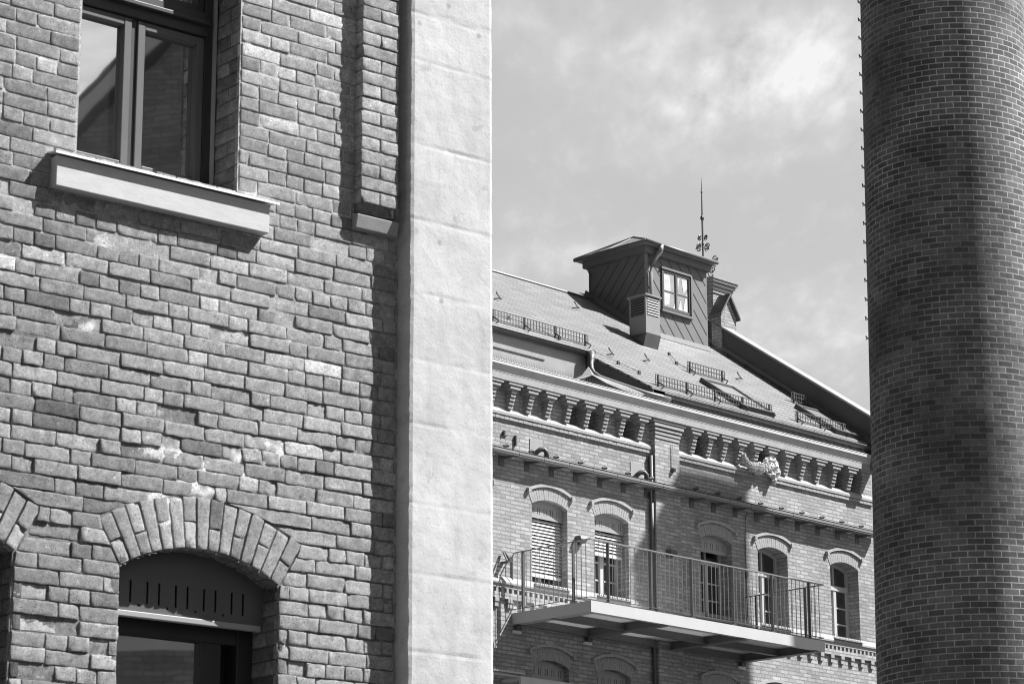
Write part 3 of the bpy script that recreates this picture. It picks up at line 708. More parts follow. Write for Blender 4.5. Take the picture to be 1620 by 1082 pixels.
# corbels under the cornice
def console(s):
    b = MB(); c = s + .19
    prof = [(.19, .225), (.135, .205), (.062, .17), (.062, .147), (.062, .124), (.062, .1), (.062, .075)]
    for i, (hw, w) in enumerate(prof):
        z1 = 14.462 - i * .07; z0 = z1 - .052
        cc = c
        b.box(cc - hw, cc + hw, -.01, w, z0, z1); b.box(cc - hw + .014, cc + hw - .014, -.01, w - .04, z0 - .018, z0 + .003)
    return b
for s in ALLC: console(s + .12).build('cornice_bracket', M['trim'], RB)
# two-course string below the brackets
def string_course(p, q):
    b = MB(); b.xprism([(0, 13.845), (.062, 13.845), (.066, 13.895), (.008, 13.97), (0, 13.97)], p, q)
    st = b.build('string_course', M['trimlight'], RB)
    b = MB(); x = p; 
    while x < q - .02:
        b.box(x, min(q, x + .118), 0, .046 + random.uniform(-.003, .003), 13.77, 13.835); x += .126
    b.box(p, q, 0, .034, 13.765, 13.844); b.build('brick_course', M['trim'], st)
string_course(S0, 4.14); string_course(4.89, S1)
# cornice
b = MB(); b.xprism([(0, 14.465), (.24, 14.465), (.244, 14.592), (0, 14.592)], S0, S1); corn = b.build('cornice', M['stonegrey'], RB)
b = MB(); prof = [(0, 14.594), (.25, 14.594)] + [(.25 + .065 * (1 - math.cos(t * math.pi / 2 / 5)), 14.6 + .125 * math.sin(t * math.pi / 2 / 5)) for t in range(6)] + [(.322, 14.73), (.322, 14.785), (0, 14.795)]
x = S0
for jn in [-6.2, -3.4, -.9, 1.95, 4.72, 6.1, 7.4, 8.9, 10.3, S1]:
    b.xprism(prof, x, jn - .008); x = jn
b.build('cornice_moulding', M['stone'], corn, smooth=False)
b = MB(); b.xprism([(.0, 14.798), (.33, 14.788), (.33, 14.797), (.0, 14.807)], S0, S1); b.build('cornice_sheet', M['silldrip'], corn)

# roof
SL = .70; RW0, RZ0 = .35, 14.99
def rz(w): return RZ0 + SL * (RW0 - w)
RIDGE_W = -5.1; RIDGE_Z = rz(RIDGE_W)
NSL = math.hypot(1, SL)
def roof_sheet(poly, name, th=.04):
    b = MB(); n = len(poly)
    vs = [V(s, w, rz(w)) for s, w in poly] + [V(s, w, rz(w) - th) for s, w in poly]
    b.add(vs, [tuple(range(n)), tuple(range(2 * n - 1, n - 1, -1))] + [(i, i + n, (i + 1) % n + n, (i + 1) % n) for i in range(n)])
    o = b.build(name, M['roof'], RB); uv_from(o, lambda c, p: (c.x, (c.y) * NSL)); return o
roof = roof_sheet([(S0, -.98), (3.25, -.86), (4.0, .2), (11.1, .22), (11.1, RIDGE_W), (S0, RIDGE_W)], 'roof')
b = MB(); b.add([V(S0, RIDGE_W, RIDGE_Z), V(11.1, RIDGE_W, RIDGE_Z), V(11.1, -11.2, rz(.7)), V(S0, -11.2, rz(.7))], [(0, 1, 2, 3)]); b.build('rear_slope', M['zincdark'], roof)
b = MB(); b.tube([V(S0, RIDGE_W, RIDGE_Z + .0), V(8.2, RIDGE_W, RIDGE_Z + .0)], .045); b.build('ridge_cap', M['steeldark'], roof)
# triangular cheek, dark against the sun, and the set-back metal wall left of it
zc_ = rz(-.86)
b = MB()
b.add([V(3.27, -.9, rz(-.9) - .05), V(4.03, .2, rz(.2) - .05), V(4.03, .2, 14.76), V(3.27, -.9, 14.76), V(3.33, -.93, rz(-.9) - .05), V(4.09, .17, rz(.2) - .05), V(4.09, .17, 14.76), V(3.33, -.93, 14.76)],
      [(0, 1, 2, 3), (7, 6, 5, 4), (0, 4, 5, 1), (1, 5, 6, 2), (2, 6, 7, 3), (3, 7, 4, 0)])
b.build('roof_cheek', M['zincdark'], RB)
b = MB(); b.box(S0, 3.26, -1.0, -.92, 14.7, rz(-.98) + .0)
fas = b.build('eaves_panel', M['zinc'], RB)
b = MB(); b.box(-.6, 2.05, -.918, -.9, 15.48, 15.5); b.tube([V(.35, -.905, 15.42), V(.75, -.905, 15.1)], .012); b.box(-.1, .55, -.918, -.908, 15.0, 15.02); b.build('panel_seam', M['steeldark'], fas)
# crumpled bright flashing lying behind the cornice edge
b = MB(); n_ = 40
vs = []
for i in range(n_ + 1):
    s = .35 + 1.45 * i / n_
    for k_ in range(4):
        hh = (.06 + .17 * abs(noise.noise(Vector((s * 4, 1, 0)))) + .1 * abs(noise.noise(Vector((s * 13, 4, 0))))) * k_ / 3
        vs.append(V(s + .03 * noise.noise(Vector((s * 20, k_, 1))), .1 - .08 * k_ + .05 * noise.noise(Vector((s * 11, k_ * 3, 5))), 14.8 + hh))
b.add(vs, [(i * 4 + k_, (i + 1) * 4 + k_, (i + 1) * 4 + k_ + 1, i * 4 + k_ + 1) for i in range(n_) for k_ in range(3)])
b.build('crumpled_flashing', M['white'], RB)
# sloping apron flashing below the downpipe
b = MB()
def sheet(pts, t=.006):
    n = len(pts); vs = [V(*p) for p in pts] + [V(p[0], p[1] - t, p[2]) for p in pts]
    b.add(vs, [tuple(range(n)), tuple(range(2 * n - 1, n - 1, -1))] + [(i, i + n, (i + 1) % n + n, (i + 1) % n) for i in range(n)])
A_ = (3.02, -.62, 15.48); B_ = (2.51, -.05, 15.11)
sheet([A_, (2.48, -.3, 15.14), B_]); sheet([(2.48, -.3, 15.14), (1.83, .05, 14.87), (2.23, .0, 14.99), B_])
sheet([A_, B_, (3.11, -.55, 15.32)]); sheet([B_, (2.82, .05, 14.98), (3.3, -.3, 15.19), (3.11, -.55, 15.32)]); sheet([(2.82, .05, 14.98), (3.23, .1, 14.91), (3.49, .0, 15.04), (3.3, -.3, 15.19)]); sheet([(3.23, .1, 14.91), (3.67, .16, 14.86), (3.9, .14, 14.93), (3.49, .0, 15.04)])
b.build('apron_flashing', M['apron'], RB)
# gutters
def half_gutter(s0, s1, w, z, r=.075):
    b = MB(); prof = [(w + r * math.cos(t), z + r * math.sin(t)) for t in [math.pi + math.pi * i / 8 for i in range(9)]]
    prof += [(p[0] * .0 + w + (r - .012) * math.cos(t), z + (r - .012) * math.sin(t)) for t in [2 * math.pi - math.pi * i / 8 for i in range(9)] for p in [(0, 0)]]
    b.xprism(prof, s0, s1); b.tube([V(s0, w + r, z), V(s1, w + r, z)], .012); return b
half_gutter(S0, 3.28, -.86, 15.87, .085).build('gutter', M['zincdark'], RB, smooth=False)
half_gutter(4.25, 11.1, .25, 14.985, .07).build('gutter', M['zincdark'], RB, smooth=False)
b = MB(); pth = [V(3.24, -.78, 15.84), V(3.23, -.74, 15.68), V(3.18, -.7, 15.58), V(3.12, -.63, 15.45), V(3.12, -.58, 15.36), V(3.2, -.49, 15.27), V(3.4, -.3, 15.17), V(3.68, -.05, 15.04), V(3.9, .12, 14.95), V(4.17, .25, 14.9), V(4.45, .26, 14.9)]
b.tube(pth, [.1, .075, .055, .052, .052, .052, .052, .055, .06, .065, .065], 10); b.build('downpipe', M['zincdark'], RB, smooth=True)
# spikes on the eaves edge
def spikes(s0, s1, w, z, h, name, step=.045, lean=.03, parent=RB):
    b = MB(); n = int((s1 - s0) / step)
    for i in range(n):
        s = s0 + (s1 - s0) * i / n; q = random.uniform(-.01, .01)
        b.add([V(s - .008, w, z), V(s + .008, w, z), V(s + q, w + lean, z + h), V(s, w - .006, z)], [(0, 1, 2), (1, 3, 2), (3, 0, 2)])
    b.box(s0, s1, w - .015, w + .01, z - .008, z); o = b.build(name, M['steeldark'], parent); return o
spikes(S0, 4.2, .24, 14.81, .13, 'bird_spikes'); spikes(4.3, 11.1, .27, 14.81, .12, 'bird_spikes', .04)
b = MB(); b.box(4.2, 11.1, -.1, .16, 14.79, 14.98); b.build('eaves_board', M['steeldark'], RB)

# gable parapet on the right end
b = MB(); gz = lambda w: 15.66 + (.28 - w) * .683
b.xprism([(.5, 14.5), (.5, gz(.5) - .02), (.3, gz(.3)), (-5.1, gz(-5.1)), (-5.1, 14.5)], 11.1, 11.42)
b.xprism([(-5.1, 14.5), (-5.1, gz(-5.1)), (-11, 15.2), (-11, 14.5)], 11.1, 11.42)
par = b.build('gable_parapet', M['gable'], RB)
b = MB(); b.xprism([(.55, gz(.55) + .01), (-5.1, gz(-5.1) + .02), (-5.1, gz(-5.1) + .07), (.55, gz(.55) + .06)], 11.06, 11.47); b.build('coping', M['zinc'], par)
b = MB(); b.xprism([(.4, rz(.4) + .01), (-5.0, rz(-5.0) + .01), (-5.0, rz(-5.0) + .14), (.4, rz(.4) + .14)], 11.07, 11.1); b.build('flashing', M['clad'], par)

# chimney stack on the parapet with its small gabled shaft
b = MB(); b.box(11.15, 11.78, -4.75, -4.12, 17.6, 19.5); st = b.build('chimney_stack', M['farbrick'], RB)
b = MB()
for i, (e, z0, z1) in enumerate(((.025, 19.42, 19.5), (.05, 19.501, 19.58), (.09, 19.581, 19.66), (.13, 19.661, 19.72), (.155, 19.721, 19.77))): b.box(11.15 - e, 11.78 + e, -4.75 - e, -4.12 + e, z0, z1)
b.build('stack_cap', M['trim'], st)
b = MB(); b.prism([(11.06, 17.6), (11.6, 17.6), (11.6, 18.84), (11.33, 19.24), (11.06, 18.84)], -4.11, -3.82); b.build('gabled_shaft', M['farbrick'], st)
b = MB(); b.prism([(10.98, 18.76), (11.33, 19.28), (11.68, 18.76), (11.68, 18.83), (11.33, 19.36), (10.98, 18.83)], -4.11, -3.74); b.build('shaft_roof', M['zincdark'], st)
# iron finial with scrolls
b = MB(); fx, fw, fz = 11.28, -4.5, 19.77
b.tube([V(fx, fw, fz), V(fx, fw, 20.5), V(fx, fw, 21.35)], .022); b.tube([V(fx, fw, 21.35), V(fx, fw, 22.0)], [.02, .012]); b.tube([V(fx, fw, 22.0), V(fx, fw, 22.35)], [.012, .004])
for zz, rr in ((21.35, .05), (22.0, .025), (20.72, .035)): b.tube([V(fx, fw, zz - rr * 1.6), V(fx, fw, zz - rr * .6), V(fx, fw, zz), V(fx, fw, zz + rr * .6), V(fx, fw, zz + rr * 1.6)], [.01, rr * .85, rr, rr * .85, .01])
def scroll(cx0, cz0, r0, sx_, sz_, ax):
    pts = []
    for i in range(22):
        t = i / 21 * 1.55 * 2 * math.pi; r = r0 * (1 - .75 * i / 21)
        ds, dz = sx_ * (r * math.cos(t)), sz_ * r * math.sin(t)
        pts.append(V(fx + (cx0 + ds) * ax[0], fw + (cx0 + ds) * ax[1], cz0 + dz))
    b.tube(pts, .014, 6)
for ax in ((1, 0), (-1, 0), (0, 1), (0, -1)):
    scroll(.13, 20.62, .085, 1, 1, ax); scroll(.24, 20.05, .14, -1, 1, ax); scroll(.36, 20.28, .09, 1, -1, ax); scroll(.1, 20.86, .05, 1, 1, ax)
b.build('roof_finial', M['steeldark'], RB)

# roof turret clad in diagonal sheets
D0, D1, DW0, DW1, DZ1 = 8.13, 10.24, -3.54, -5.27, 19.75
b = MB(); b.box(D0, D1, DW1, DW0, 16.9, DZ1); tur = b.build('roof_turret', M['clad'], RB)
def standing(b, p, q, fixed, axis):
    # a thin raised seam
    n = Vector((0, 0, 1))
    if axis == 'front': a, c = V(p[0], fixed, p[1]), V(q[0], fixed, q[1]); off = Vector((0, -1, 0))
    else: a, c = V(fixed, p[0], p[1]), V(fixed, q[0], q[1]); off = Vector((-1, 0, 0))
    d = (c - a).normalized(); s_ = d.cross(off).normalized() * .008
    b.add([a - s_, a + s_, c + s_, c - s_, a - s_ + off * .007, a + s_ + off * .007, c + s_ + off * .007, c - s_ + off * .007], [(4, 5, 6, 7), (0, 4, 7, 3), (1, 2, 6, 5), (0, 1, 5, 4), (3, 7, 6, 2)])
def clip_seg(p, q, x0, x1, z0f, z1):
    out = []; n = 80; cur = None
    for i in range(n + 1):
        t = i / n; x = p[0] + (q[0] - p[0]) * t; z = p[1] + (q[1] - p[1]) * t
        ins = x0 <= x <= x1 and z0f(x) <= z <= z1
        if ins: cur = (cur[0], (x, z)) if cur else ((x, z), (x, z))
        elif cur: out.append(cur); cur = None
    if cur: out.append(cur)
    return [c for c in out if abs(c[0][0] - c[1][0]) > .08]
b = MB()
WX0, WX1, WZ0, WZ1 = 8.62, 9.66, 18.36, 19.37
for k in range(-3, 14):
    x = D0 - 1.6 + k * .335
    for sg in clip_seg((x, 20.0), (x + 2.6, 20.0 - 2.6 * 1.15), D0 + .05, D1 - .02, lambda s: rz(DW0) + .02, DZ1 - .05):
        # break the seam at the window
        pts = [sg[0], sg[1]]
        n = 60; run = None
        for i in range(n + 1):
            t = i / n; xx = pts[0][0] + (pts[1][0] - pts[0][0]) * t; zz = pts[0][1] + (pts[1][1] - pts[0][1]) * t
            inw = WX0 < xx < WX1 and WZ0 < zz < WZ1
            if not inw: run = (run[0], (xx, zz)) if run else ((xx, zz), (xx, zz))
            if (inw or i == n) and run:
                if abs(run[0][0] - run[1][0]) > .05: standing(b, run[0], run[1], DW0, 'front')
                run = None
    xw = DW1 - .6 + k * .3
    for sg in clip_seg((xw, 17.2), (xw + 2.4, 17.2 + 2.4 * 1.1), DW1 + .02, DW0 - .05, lambda w: rz(w) + .02, DZ1 - .05): standing(b, sg[0], sg[1], D0, 'side')
b.build('cladding_seam', M['steeldark'], tur)
b = MB(); b.box(D0 - .012, D0 + .07, DW0 - .03, DW0 + .012, 17.5, DZ1); b.build('corner_trim', M['vent'], tur)
b = MB(); b.xprism([(DW0 + .03, rz(DW0) + .0), (DW0 + .005, rz(DW0) + .12), (DW0, rz(DW0) + .12), (DW0, rz(DW0) - .1)], D0 - .02, D1 + .04)
b.add([V(D0 - .05, DW0 + .06, rz(DW0 + .06) + .02), V(D0 - .05, DW1 - .1, rz(DW1 - .1) + .02), V(D0, DW1 - .1, rz(DW1 - .1) + .12), V(D0, DW0 + .06, rz(DW0 + .06) + .12), V(D0 - .25, DW0 + .06, rz(DW0 + .06) + .02), V(D0 - .25, DW1 - .1, rz(DW1 - .1) + .02)], [(0, 1, 2, 3), (4, 5, 1, 0)])
b.build('base_flashing', M['clad'], tur)
E0, E1, EW0, EW1, EZ = D0 - .22, D1 + .14, DW0 + .22, DW1 - .24, 19.83
RS0, RS1, RWm, RZt = 8.74, 9.6, -4.42, 20.3
b = MB(); e = [V(E0, EW0, EZ), V(E1, EW0, EZ), V(E1, EW1, EZ), V(E0, EW1, EZ)]; r_ = [V(RS0, RWm, RZt), V(RS1, RWm, RZt)]
b.add(e + r_ + [p - Vector((0, 0, .06)) for p in e], [(0, 1, 5, 4), (1, 2, 5), (2, 3, 4, 5), (3, 0, 4), (0, 6, 7, 1), (1, 7, 8, 2), (2, 8, 9, 3), (3, 9, 6, 0), (6, 9, 8, 7)])
b.build('turret_roof', M['zinc'], tur)
b = MB()
for p, q in ((e[0], r_[0]), (e[3], r_[0]), (r_[0], r_[1]), (e[1], r_[1])): b.tube([p, q], .022, 6)
for t in (.25, .5, .75):
    p = e[3].lerp(e[0], t); q = r_[0].lerp(p, .12 + abs(t - .5) * .5) 
    b.tube([p + Vector((0, 0, .005)), q], .014, 5)
b.build('hip_seam', M['steeldark'], tur)
b = MB(); b.box(D0 - .1, D1 + .08, DW1 - .1, DW0 + .09, 19.6, 19.765); b.build('eaves_board', M['clad'], tur)
b = MB(); 
for (p, q) in ((V(E0, EW0, EZ - .03), V(E1, EW0, EZ - .03)), (V(E0, EW1, EZ - .03), V(E0, EW0, EZ - .03))): b.tube([p, q], .045, 8)
b.build('eaves_gutter', M['zincdark'], tur, smooth=True)
b = MB(); b.tube([V(D0 + .3, EW0 - .02, EZ - .02), V(D0 + .3, EW0 - .03, EZ - .16), V(D0 + .22, EW0 - .1, EZ - .32), V(D0 + .1, DW0 + .09, EZ - .48), V(D0 + .1, DW0 + .07, EZ - .7), V(D0 + .1, DW0 + .07, 17.8)], [.075, .06, .047, .047, .047, .047], 10); b.build('turret_downpipe', M['vent'], tur, smooth=True)
b = MB(); b.tube([V(D0 + .02, EW1 + .1, EZ - .1), V(D0 - .03, DW1 + .1, EZ - .45), V(D0 - .03, DW1 + .05, 18.85)], .013, 6); b.build('lightning_cable', M['steeldark'], tur)
b = MB(); frame_rect(b, WX0 + .03, WX1 - .03, WZ0 + .06, WZ1 - .03, .06, DW0 - .02, DW0 + .035); b.box(9.115, 9.165, DW0 - .02, DW0 + .03, WZ0 + .1, WZ1 - .08)
for (p, q) in ((WX0 + .09, 9.115), (9.165, WX1 - .09)): b.box(p, q, DW0 - .02, DW0 + .02, 18.83, 18.86)
tw = b.build('turret_window', M['woodmid'], tur)
b = MB(); b.box(WX0 + .05, WX1 - .05, DW0, DW0 + .006, WZ0 + .08, WZ1 - .05); b.build('turret_pane', M['glass'], tur)
b = MB()
for pl in ([(8.73, 18.5), (8.9, 18.55), (8.96, 18.95), (8.93, 19.25), (8.73, 19.27)], [(9.0, 18.47), (9.1, 18.47), (9.1, 18.62)], [(9.2, 18.5), (9.3, 18.75), (9.36, 18.47)], [(9.2, 18.9), (9.27, 19.24), (9.2, 19.27)], [(9.38, 18.47), (9.53, 18.47), (9.53, 18.95), (9.46, 18.85)], [(9.4, 18.9), (9.53, 19.05), (9.53, 19.25), (9.33, 19.25)]): b.prism(pl, DW0 + .007, DW0 + .012)
b.build('pale_pane_shape', M['stone'], tur)  # irregular pale plates set just in front of the glass
b = MB(); b.box(WX0, WX1, DW0, DW0 + .06, WZ1 - .03, WZ1 + .015); b.box(WX1 - .04, WX1 + .02, DW0, DW0 + .06, WZ0, WZ1 - .03); b.box(WX0 - .02, WX1 + .02, DW0, DW0 + .075, WZ0 - .02, WZ0 + .03); b.build('window_surround', M['clad'], tur)

# louvred ventilation housing in front of the turret
VS0, VS1, VW0, VW1 = 6.87, 7.33, -2.45, -2.93
b = MB(); b.box(VS0, VS1, VW1, VW0, 17.28, 18.14)
vent = b.build('vent_housing', M['vent'], RB)
b = MB(); lo = [(VS0 - .02, VW0 - .15), (VS1 - .03, VW0 - .15), (VS1 - .0, VW1 - .3), (VS0 - .12, VW1 - .3)]; hi = [(VS0 - .01, VW0 + .012), (VS1 + .012, VW0 + .012), (VS1 + .012, VW1 - .012), (VS0 - .01, VW1 - .012)]
b.add([V(s, w, 16.7 if i < 2 else 16.9) for i, (s, w) in enumerate(lo)] + [V(s, w, 17.3) for s, w in hi], [(0, 1, 5, 4), (1, 2, 6, 5), (2, 3, 7, 6), (3, 0, 4, 7), (4, 5, 6, 7)]); b.build('vent_skirt', M['zincdark'], vent)
b = MB(); b.box(VS0 - .035, VS1 + .035, VW1 - .035, VW0 + .035, 18.14, 18.175); b.build('vent_lid', M['vent'], vent)
b = MB()
for i in range(7):
    z = 17.72 + i * .058
    b.xprism([(VW0 + .002, z), (VW0 + .014, z), (VW0 + .002, z + .034)], VS0 + .045, VS1 - .045); 
    b.prism([(VS0 - .002, z), (VS0 - .014, z), (VS0 - .002, z + .034)], VW1 + .05, VW0 - .05)
b.build('louvre', M['clad'], vent)
b = MB(); b.box(VS0 + .04, VS1 - .04, VW0, VW0 + .0015, 17.71, 18.12); b.box(VS0 - .0015, VS0, VW1 + .045, VW0 - .045, 17.71, 18.12); b.build('louvre_recess', M['black'], vent)

# snow guards, roof hooks, skylights, lightning conductor
def snow_guard(s0, s1, w):
    b = MB(); z = rz(w); up = .24
    nseg = max(2, round((s1 - s0) / .085))
    for i in range(nseg + 1):
        s = s0 + (s1 - s0) * i / nseg; b.box(s - .006, s + .006, w - .006, w + .006, z + .04, z + up)
    for h in (.05, .145, up): b.box(s0, s1, w - .008, w + .008, z + h - .007, z + h + .007)
    k = max(2, round((s1 - s0) / .95) + 1)
    for i in range(k):
        s = s0 + .08 + (s1 - s0 - .16) * i / (k - 1); b.box(s - .016, s + .016, w - .02, w + .02, z - .02, z + up + .01)
        b.tube([V(s, w, z + .1), V(s, w + .16, z - .02), V(s, w + .1, z - .06)], .014, 6)
    b.build('snow_guard', M['steeldark'], RB)
for a in ((-6.5, -3.2, -1.38), (-2.6, 3.82, -1.36), (4.25, 7.95, .08), (7.04, 8.27, -1.45), (10.38, 11.0, -1.3), (8.8, 10.54, .03)): snow_guard(*a)
b = MB()
for (s, w) in ((2.75, -2.3 - .6), (4.2, -1.1), (5.6, -1.35), (9.3, -1.9), (6.2, -3.9), (0.6, -2.9)):
    z = rz(w); b.tube([V(s - .1, w, z + .02), V(s, w + .06, z - .02 + .06), V(s + .08, w + .03, z + .04), V(s + .05, w - .02, z + .12), V(s, w - .04, z + .2)], .016, 6)
b.build('roof_hook', M['steeldark'], RB)
def skylight(s0, s1, w0, w1):
    b = MB(); up = .1
    def pt(s, w, h): return V(s, w + h * SL / NSL, rz(w) + h / NSL)
    def slab(p, q, wa, wb, h0, h1):
        vs = [pt(p, wa, h0), pt(q, wa, h0), pt(q, wb, h0), pt(p, wb, h0), pt(p, wa, h1), pt(q, wa, h1), pt(q, wb, h1), pt(p, wb, h1)]
        b.add(vs, [(0, 3, 2, 1), (4, 5, 6, 7), (0, 1, 5, 4), (1, 2, 6, 5), (2, 3, 7, 6), (3, 0, 4, 7)])
    slab(s0, s0 + .07, w0, w1, 0, up); slab(s1 - .07, s1, w0, w1, 0, up); slab(s0 + .07, s1 - .07, w1, w1 + .07, 0, up * .95); slab(s0 + .07, s1 - .07, w0 - .07, w0, 0, up * .95)
    o = b.build('skylight', M['steeldark'], RB)
    b = MB(); vs = [pt(s0 + .07, w0 - .07, up * .7), pt(s1 - .07, w0 - .07, up * .7), pt(s1 - .07, w1 + .07, up * .7), pt(s0 + .07, w1 + .07, up * .7)]
    b.add(vs, [(0, 1, 2, 3)]); b.build('pane', M['glassroof'], o)
skylight(6.9, 7.95, .12, -1.02); skylight(10.05, 11.0, .12, -.98)
b = MB(); w_a = [(0.0, -2.55), (.9, -2.1), (1.9, -1.75), (2.9, -1.3), (3.6, -1.0), (4.0, -.7), (4.3, -.4)]
def rp(s, w, h=.05): return V(s, w, rz(w) + h)
b.tube([rp(*p) for p in w_a], .007, 5); g2 = [(10.98, -4.6 + .5 * i) for i in range(10)]; b.tube([rp(*p) for p in g2], .007, 5)
g3 = [(7.5, -2.35), (7.1, -2.0 + .2), (7.2, -1.5)]; b.tube([rp(*p) for p in g3], .007, 5)
for p in w_a + g2 + g3: b.box(p[0] - .03, p[0] + .03, p[1] - .02, p[1] + .02, rz(p[1]) - .02, rz(p[1]) + .07)
b.build('lightning_conductor', M['steeldark'], RB)

# windows of the far building
def hood(c, dz):
    b = MB(); a0 = arc(c, .60, 12.49 + dz, 12.632 + dz, 16); a1 = arc(c, .61, 12.545 + dz, 12.69 + dz, 16)
    b.prism(a0 + a1[::-1], -.01, .045); o = b.build('hood_mould', M['trimlight'], RB)
    b = MB()
    for sg in (-1, 1): b.box(c + sg * .60 - .035, c + sg * .60 + .035, -.01, .07, 12.455 + dz, 12.54 + dz)
    b.build('hood_stop', M['trim'], o)
    b = MB(); n = 17; h = .115; Rr = (HALF ** 2 + h * h) / (2 * h); cz = CRWN + dz - Rr; am = math.asin(HALF / Rr)
    for i in range(n):
        t0 = -am + 2 * am * i / n + .003; t1 = -am + 2 * am * (i + 1) / n - .003; r0, r1 = Rr + .0, Rr + .225
        b.prism([(c + r0 * math.sin(t0), cz + r0 * math.cos(t0)), (c + r0 * math.sin(t1), cz + r0 * math.cos(t1)), (c + r1 * math.sin(t1), cz + r1 * math.cos(t1)), (c + r1 * math.sin(t0), cz + r1 * math.cos(t0))], .001, .006 + random.uniform(0, .005))
    b.build('window_arch', M['trim'], RB)
def rwindow(c, dz, style, blind_to=None):
    fr = MB(); W0, W1 = -.36, -.29
    sp, cr = SPRG + dz, CRWN + dz; zl = SILL + dz
    out = arched(c, HALF + .005, zl, sp, cr); inn = arched(c, HALF - .06, zl + .07, sp - .03, cr - .065)
    fr.panel(out, [inn], W0, W1)
    tz = 11.86 + dz
    fr.box(c - HALF + .05, c + HALF - .05, W0 + .005, W1 + .03, tz - .05, tz + .05); fr.box(c - .045, c + .045, W0 + .005, W1 + .015, zl + .05, tz - .05)
    fr.box(c - .02, c + .02, W0 + .01, W1 - .01, tz + .05, cr - .07)
    for z in (11.1, 11.45): fr.box(c - HALF + .06, c + HALF - .06, W0 + .02, W1 - .015, z + dz - .014, z + dz + .014)
    wn_ = fr.build('window', M['wood'], RB)
    b = MB(); pl = arched(c, HALF - .05, zl + .06, sp - .025, cr - .055); b.add([V(s, W0 + .02, z) for s, z in pl], [tuple(range(len(pl)))]); b.build('pane', M['glassdark'], wn_)
    if style in ('blind', 'panel'):
        slots = []
        for q in range(5):
            for e_ in (-.03, .03):
                s0 = c - .36 + q * .18 + e_; slots.append([(s0 - .008, sp - .16), (s0 + .008, sp - .16), (s0 + .008, sp - .03), (s0 - .008, sp - .03)])
        b = MB(); b.panel(arched(c, HALF - .002, sp - .235, sp - .004, cr - .003), slots, -.13, -.12); b.build('shutter_panel', M['shutter'], wn_)
        b = MB(); b.prism(arched(c, HALF - .01, sp - .2, sp - .02, cr - .02), -.2, -.16); b.build('panel_backing', M['black'], wn_)
    if style == 'blind':
        b = MB(); z = sp - .25; n = 0
        while z > blind_to:
            b.xprism([(-.165, z), (-.20, z - .05), (-.197, z - .053), (-.16, z - .004)], c - HALF + .03, c + HALF - .03) if False else b.xprism([(-.2, z + .004), (-.155, z - .046), (-.152, z - .043), (-.197, z + .008)], c - HALF + .02, c + HALF - .02)
            z -= .064
        b.box(c - HALF + .02, c + HALF - .02, -.2, -.15, z - .02, z + .02)
        b.build('blind', M['slat'], wn_)
    b = MB(); b.xprism([(-.3, zl + .03), (.1, zl - .04), (.1, zl - .055), (-.3, zl + .015)], c - HALF - .0, c + HALF + .0); b.build('window_sill', M['zinc'], wn_)
    if dz == 0: spikes(c - HALF + .02, c + HALF - .02, .04, zl - .02, .09, 'bird_spikes', .05, .03, wn_)
    hood(c, dz)
styles = {1.20: ('blind', 10.98), 2.955: ('blind', 11.62), 6.11: ('panel', None), 7.93: ('plain', None), 10.35: ('plain', None), -2.6: ('plain', None), -.95: ('blind', 10.95)}
for c in WC:
    rwindow(c, 0, *styles[c]); rwindow(c, -3.06, 'panel')

# sill band, dentils and little corbels
b = MB(); b.xprism([(0, 10.622), (.062, 10.62), (.066, 10.65), (.01, 10.76), (0, 10.76)], S0, 4.14); b.xprism([(0, 10.622), (.062, 10.62), (.066, 10.65), (.01, 10.76), (0, 10.76)], 4.89, S1); band = b.build('sill_band', M['trimlight'], RB)
b = MB(); b.box(S0, S1, 0, .055, 10.54, 10.56); b.box(S0, S1, 0, .012, 10.56, 10.62); b.build('thin_course', M['trim'], band)
b = MB(); x = S0
while x < S1:
    b.box(x, x + .055, 0, .05, 10.458, 10.538); x += .138
b.build('dentil_course', M['trim'], band)
b = MB(); b.box(S0, S1, 0, .052, 10.345, 10.456); b.build('lower_course', M['farbrick'], band)
x = 6.66
while x < S1 - .1:
    b = MB(); b.box(x - .055, x + .055, 0, .055, 10.275, 10.344); b.box(x - .045, x + .045, 0, .035, 10.245, 10.274); b.box(x - .055, x + .055, 0, .045, 10.18, 10.244)
    b.build('corbel', M['trim'], band); x += .347
x = 6.66 - .347
while x > -.4:
    b = MB(); b.box(x - .055, x + .055, 0, .055, 10.275, 10.344); b.box(x - .045, x + .045, 0, .035, 10.245, 10.274); b.box(x - .055, x + .055, 0, .045, 10.18, 10.244)
    b.build('corbel', M['trim'], band); x -= .347

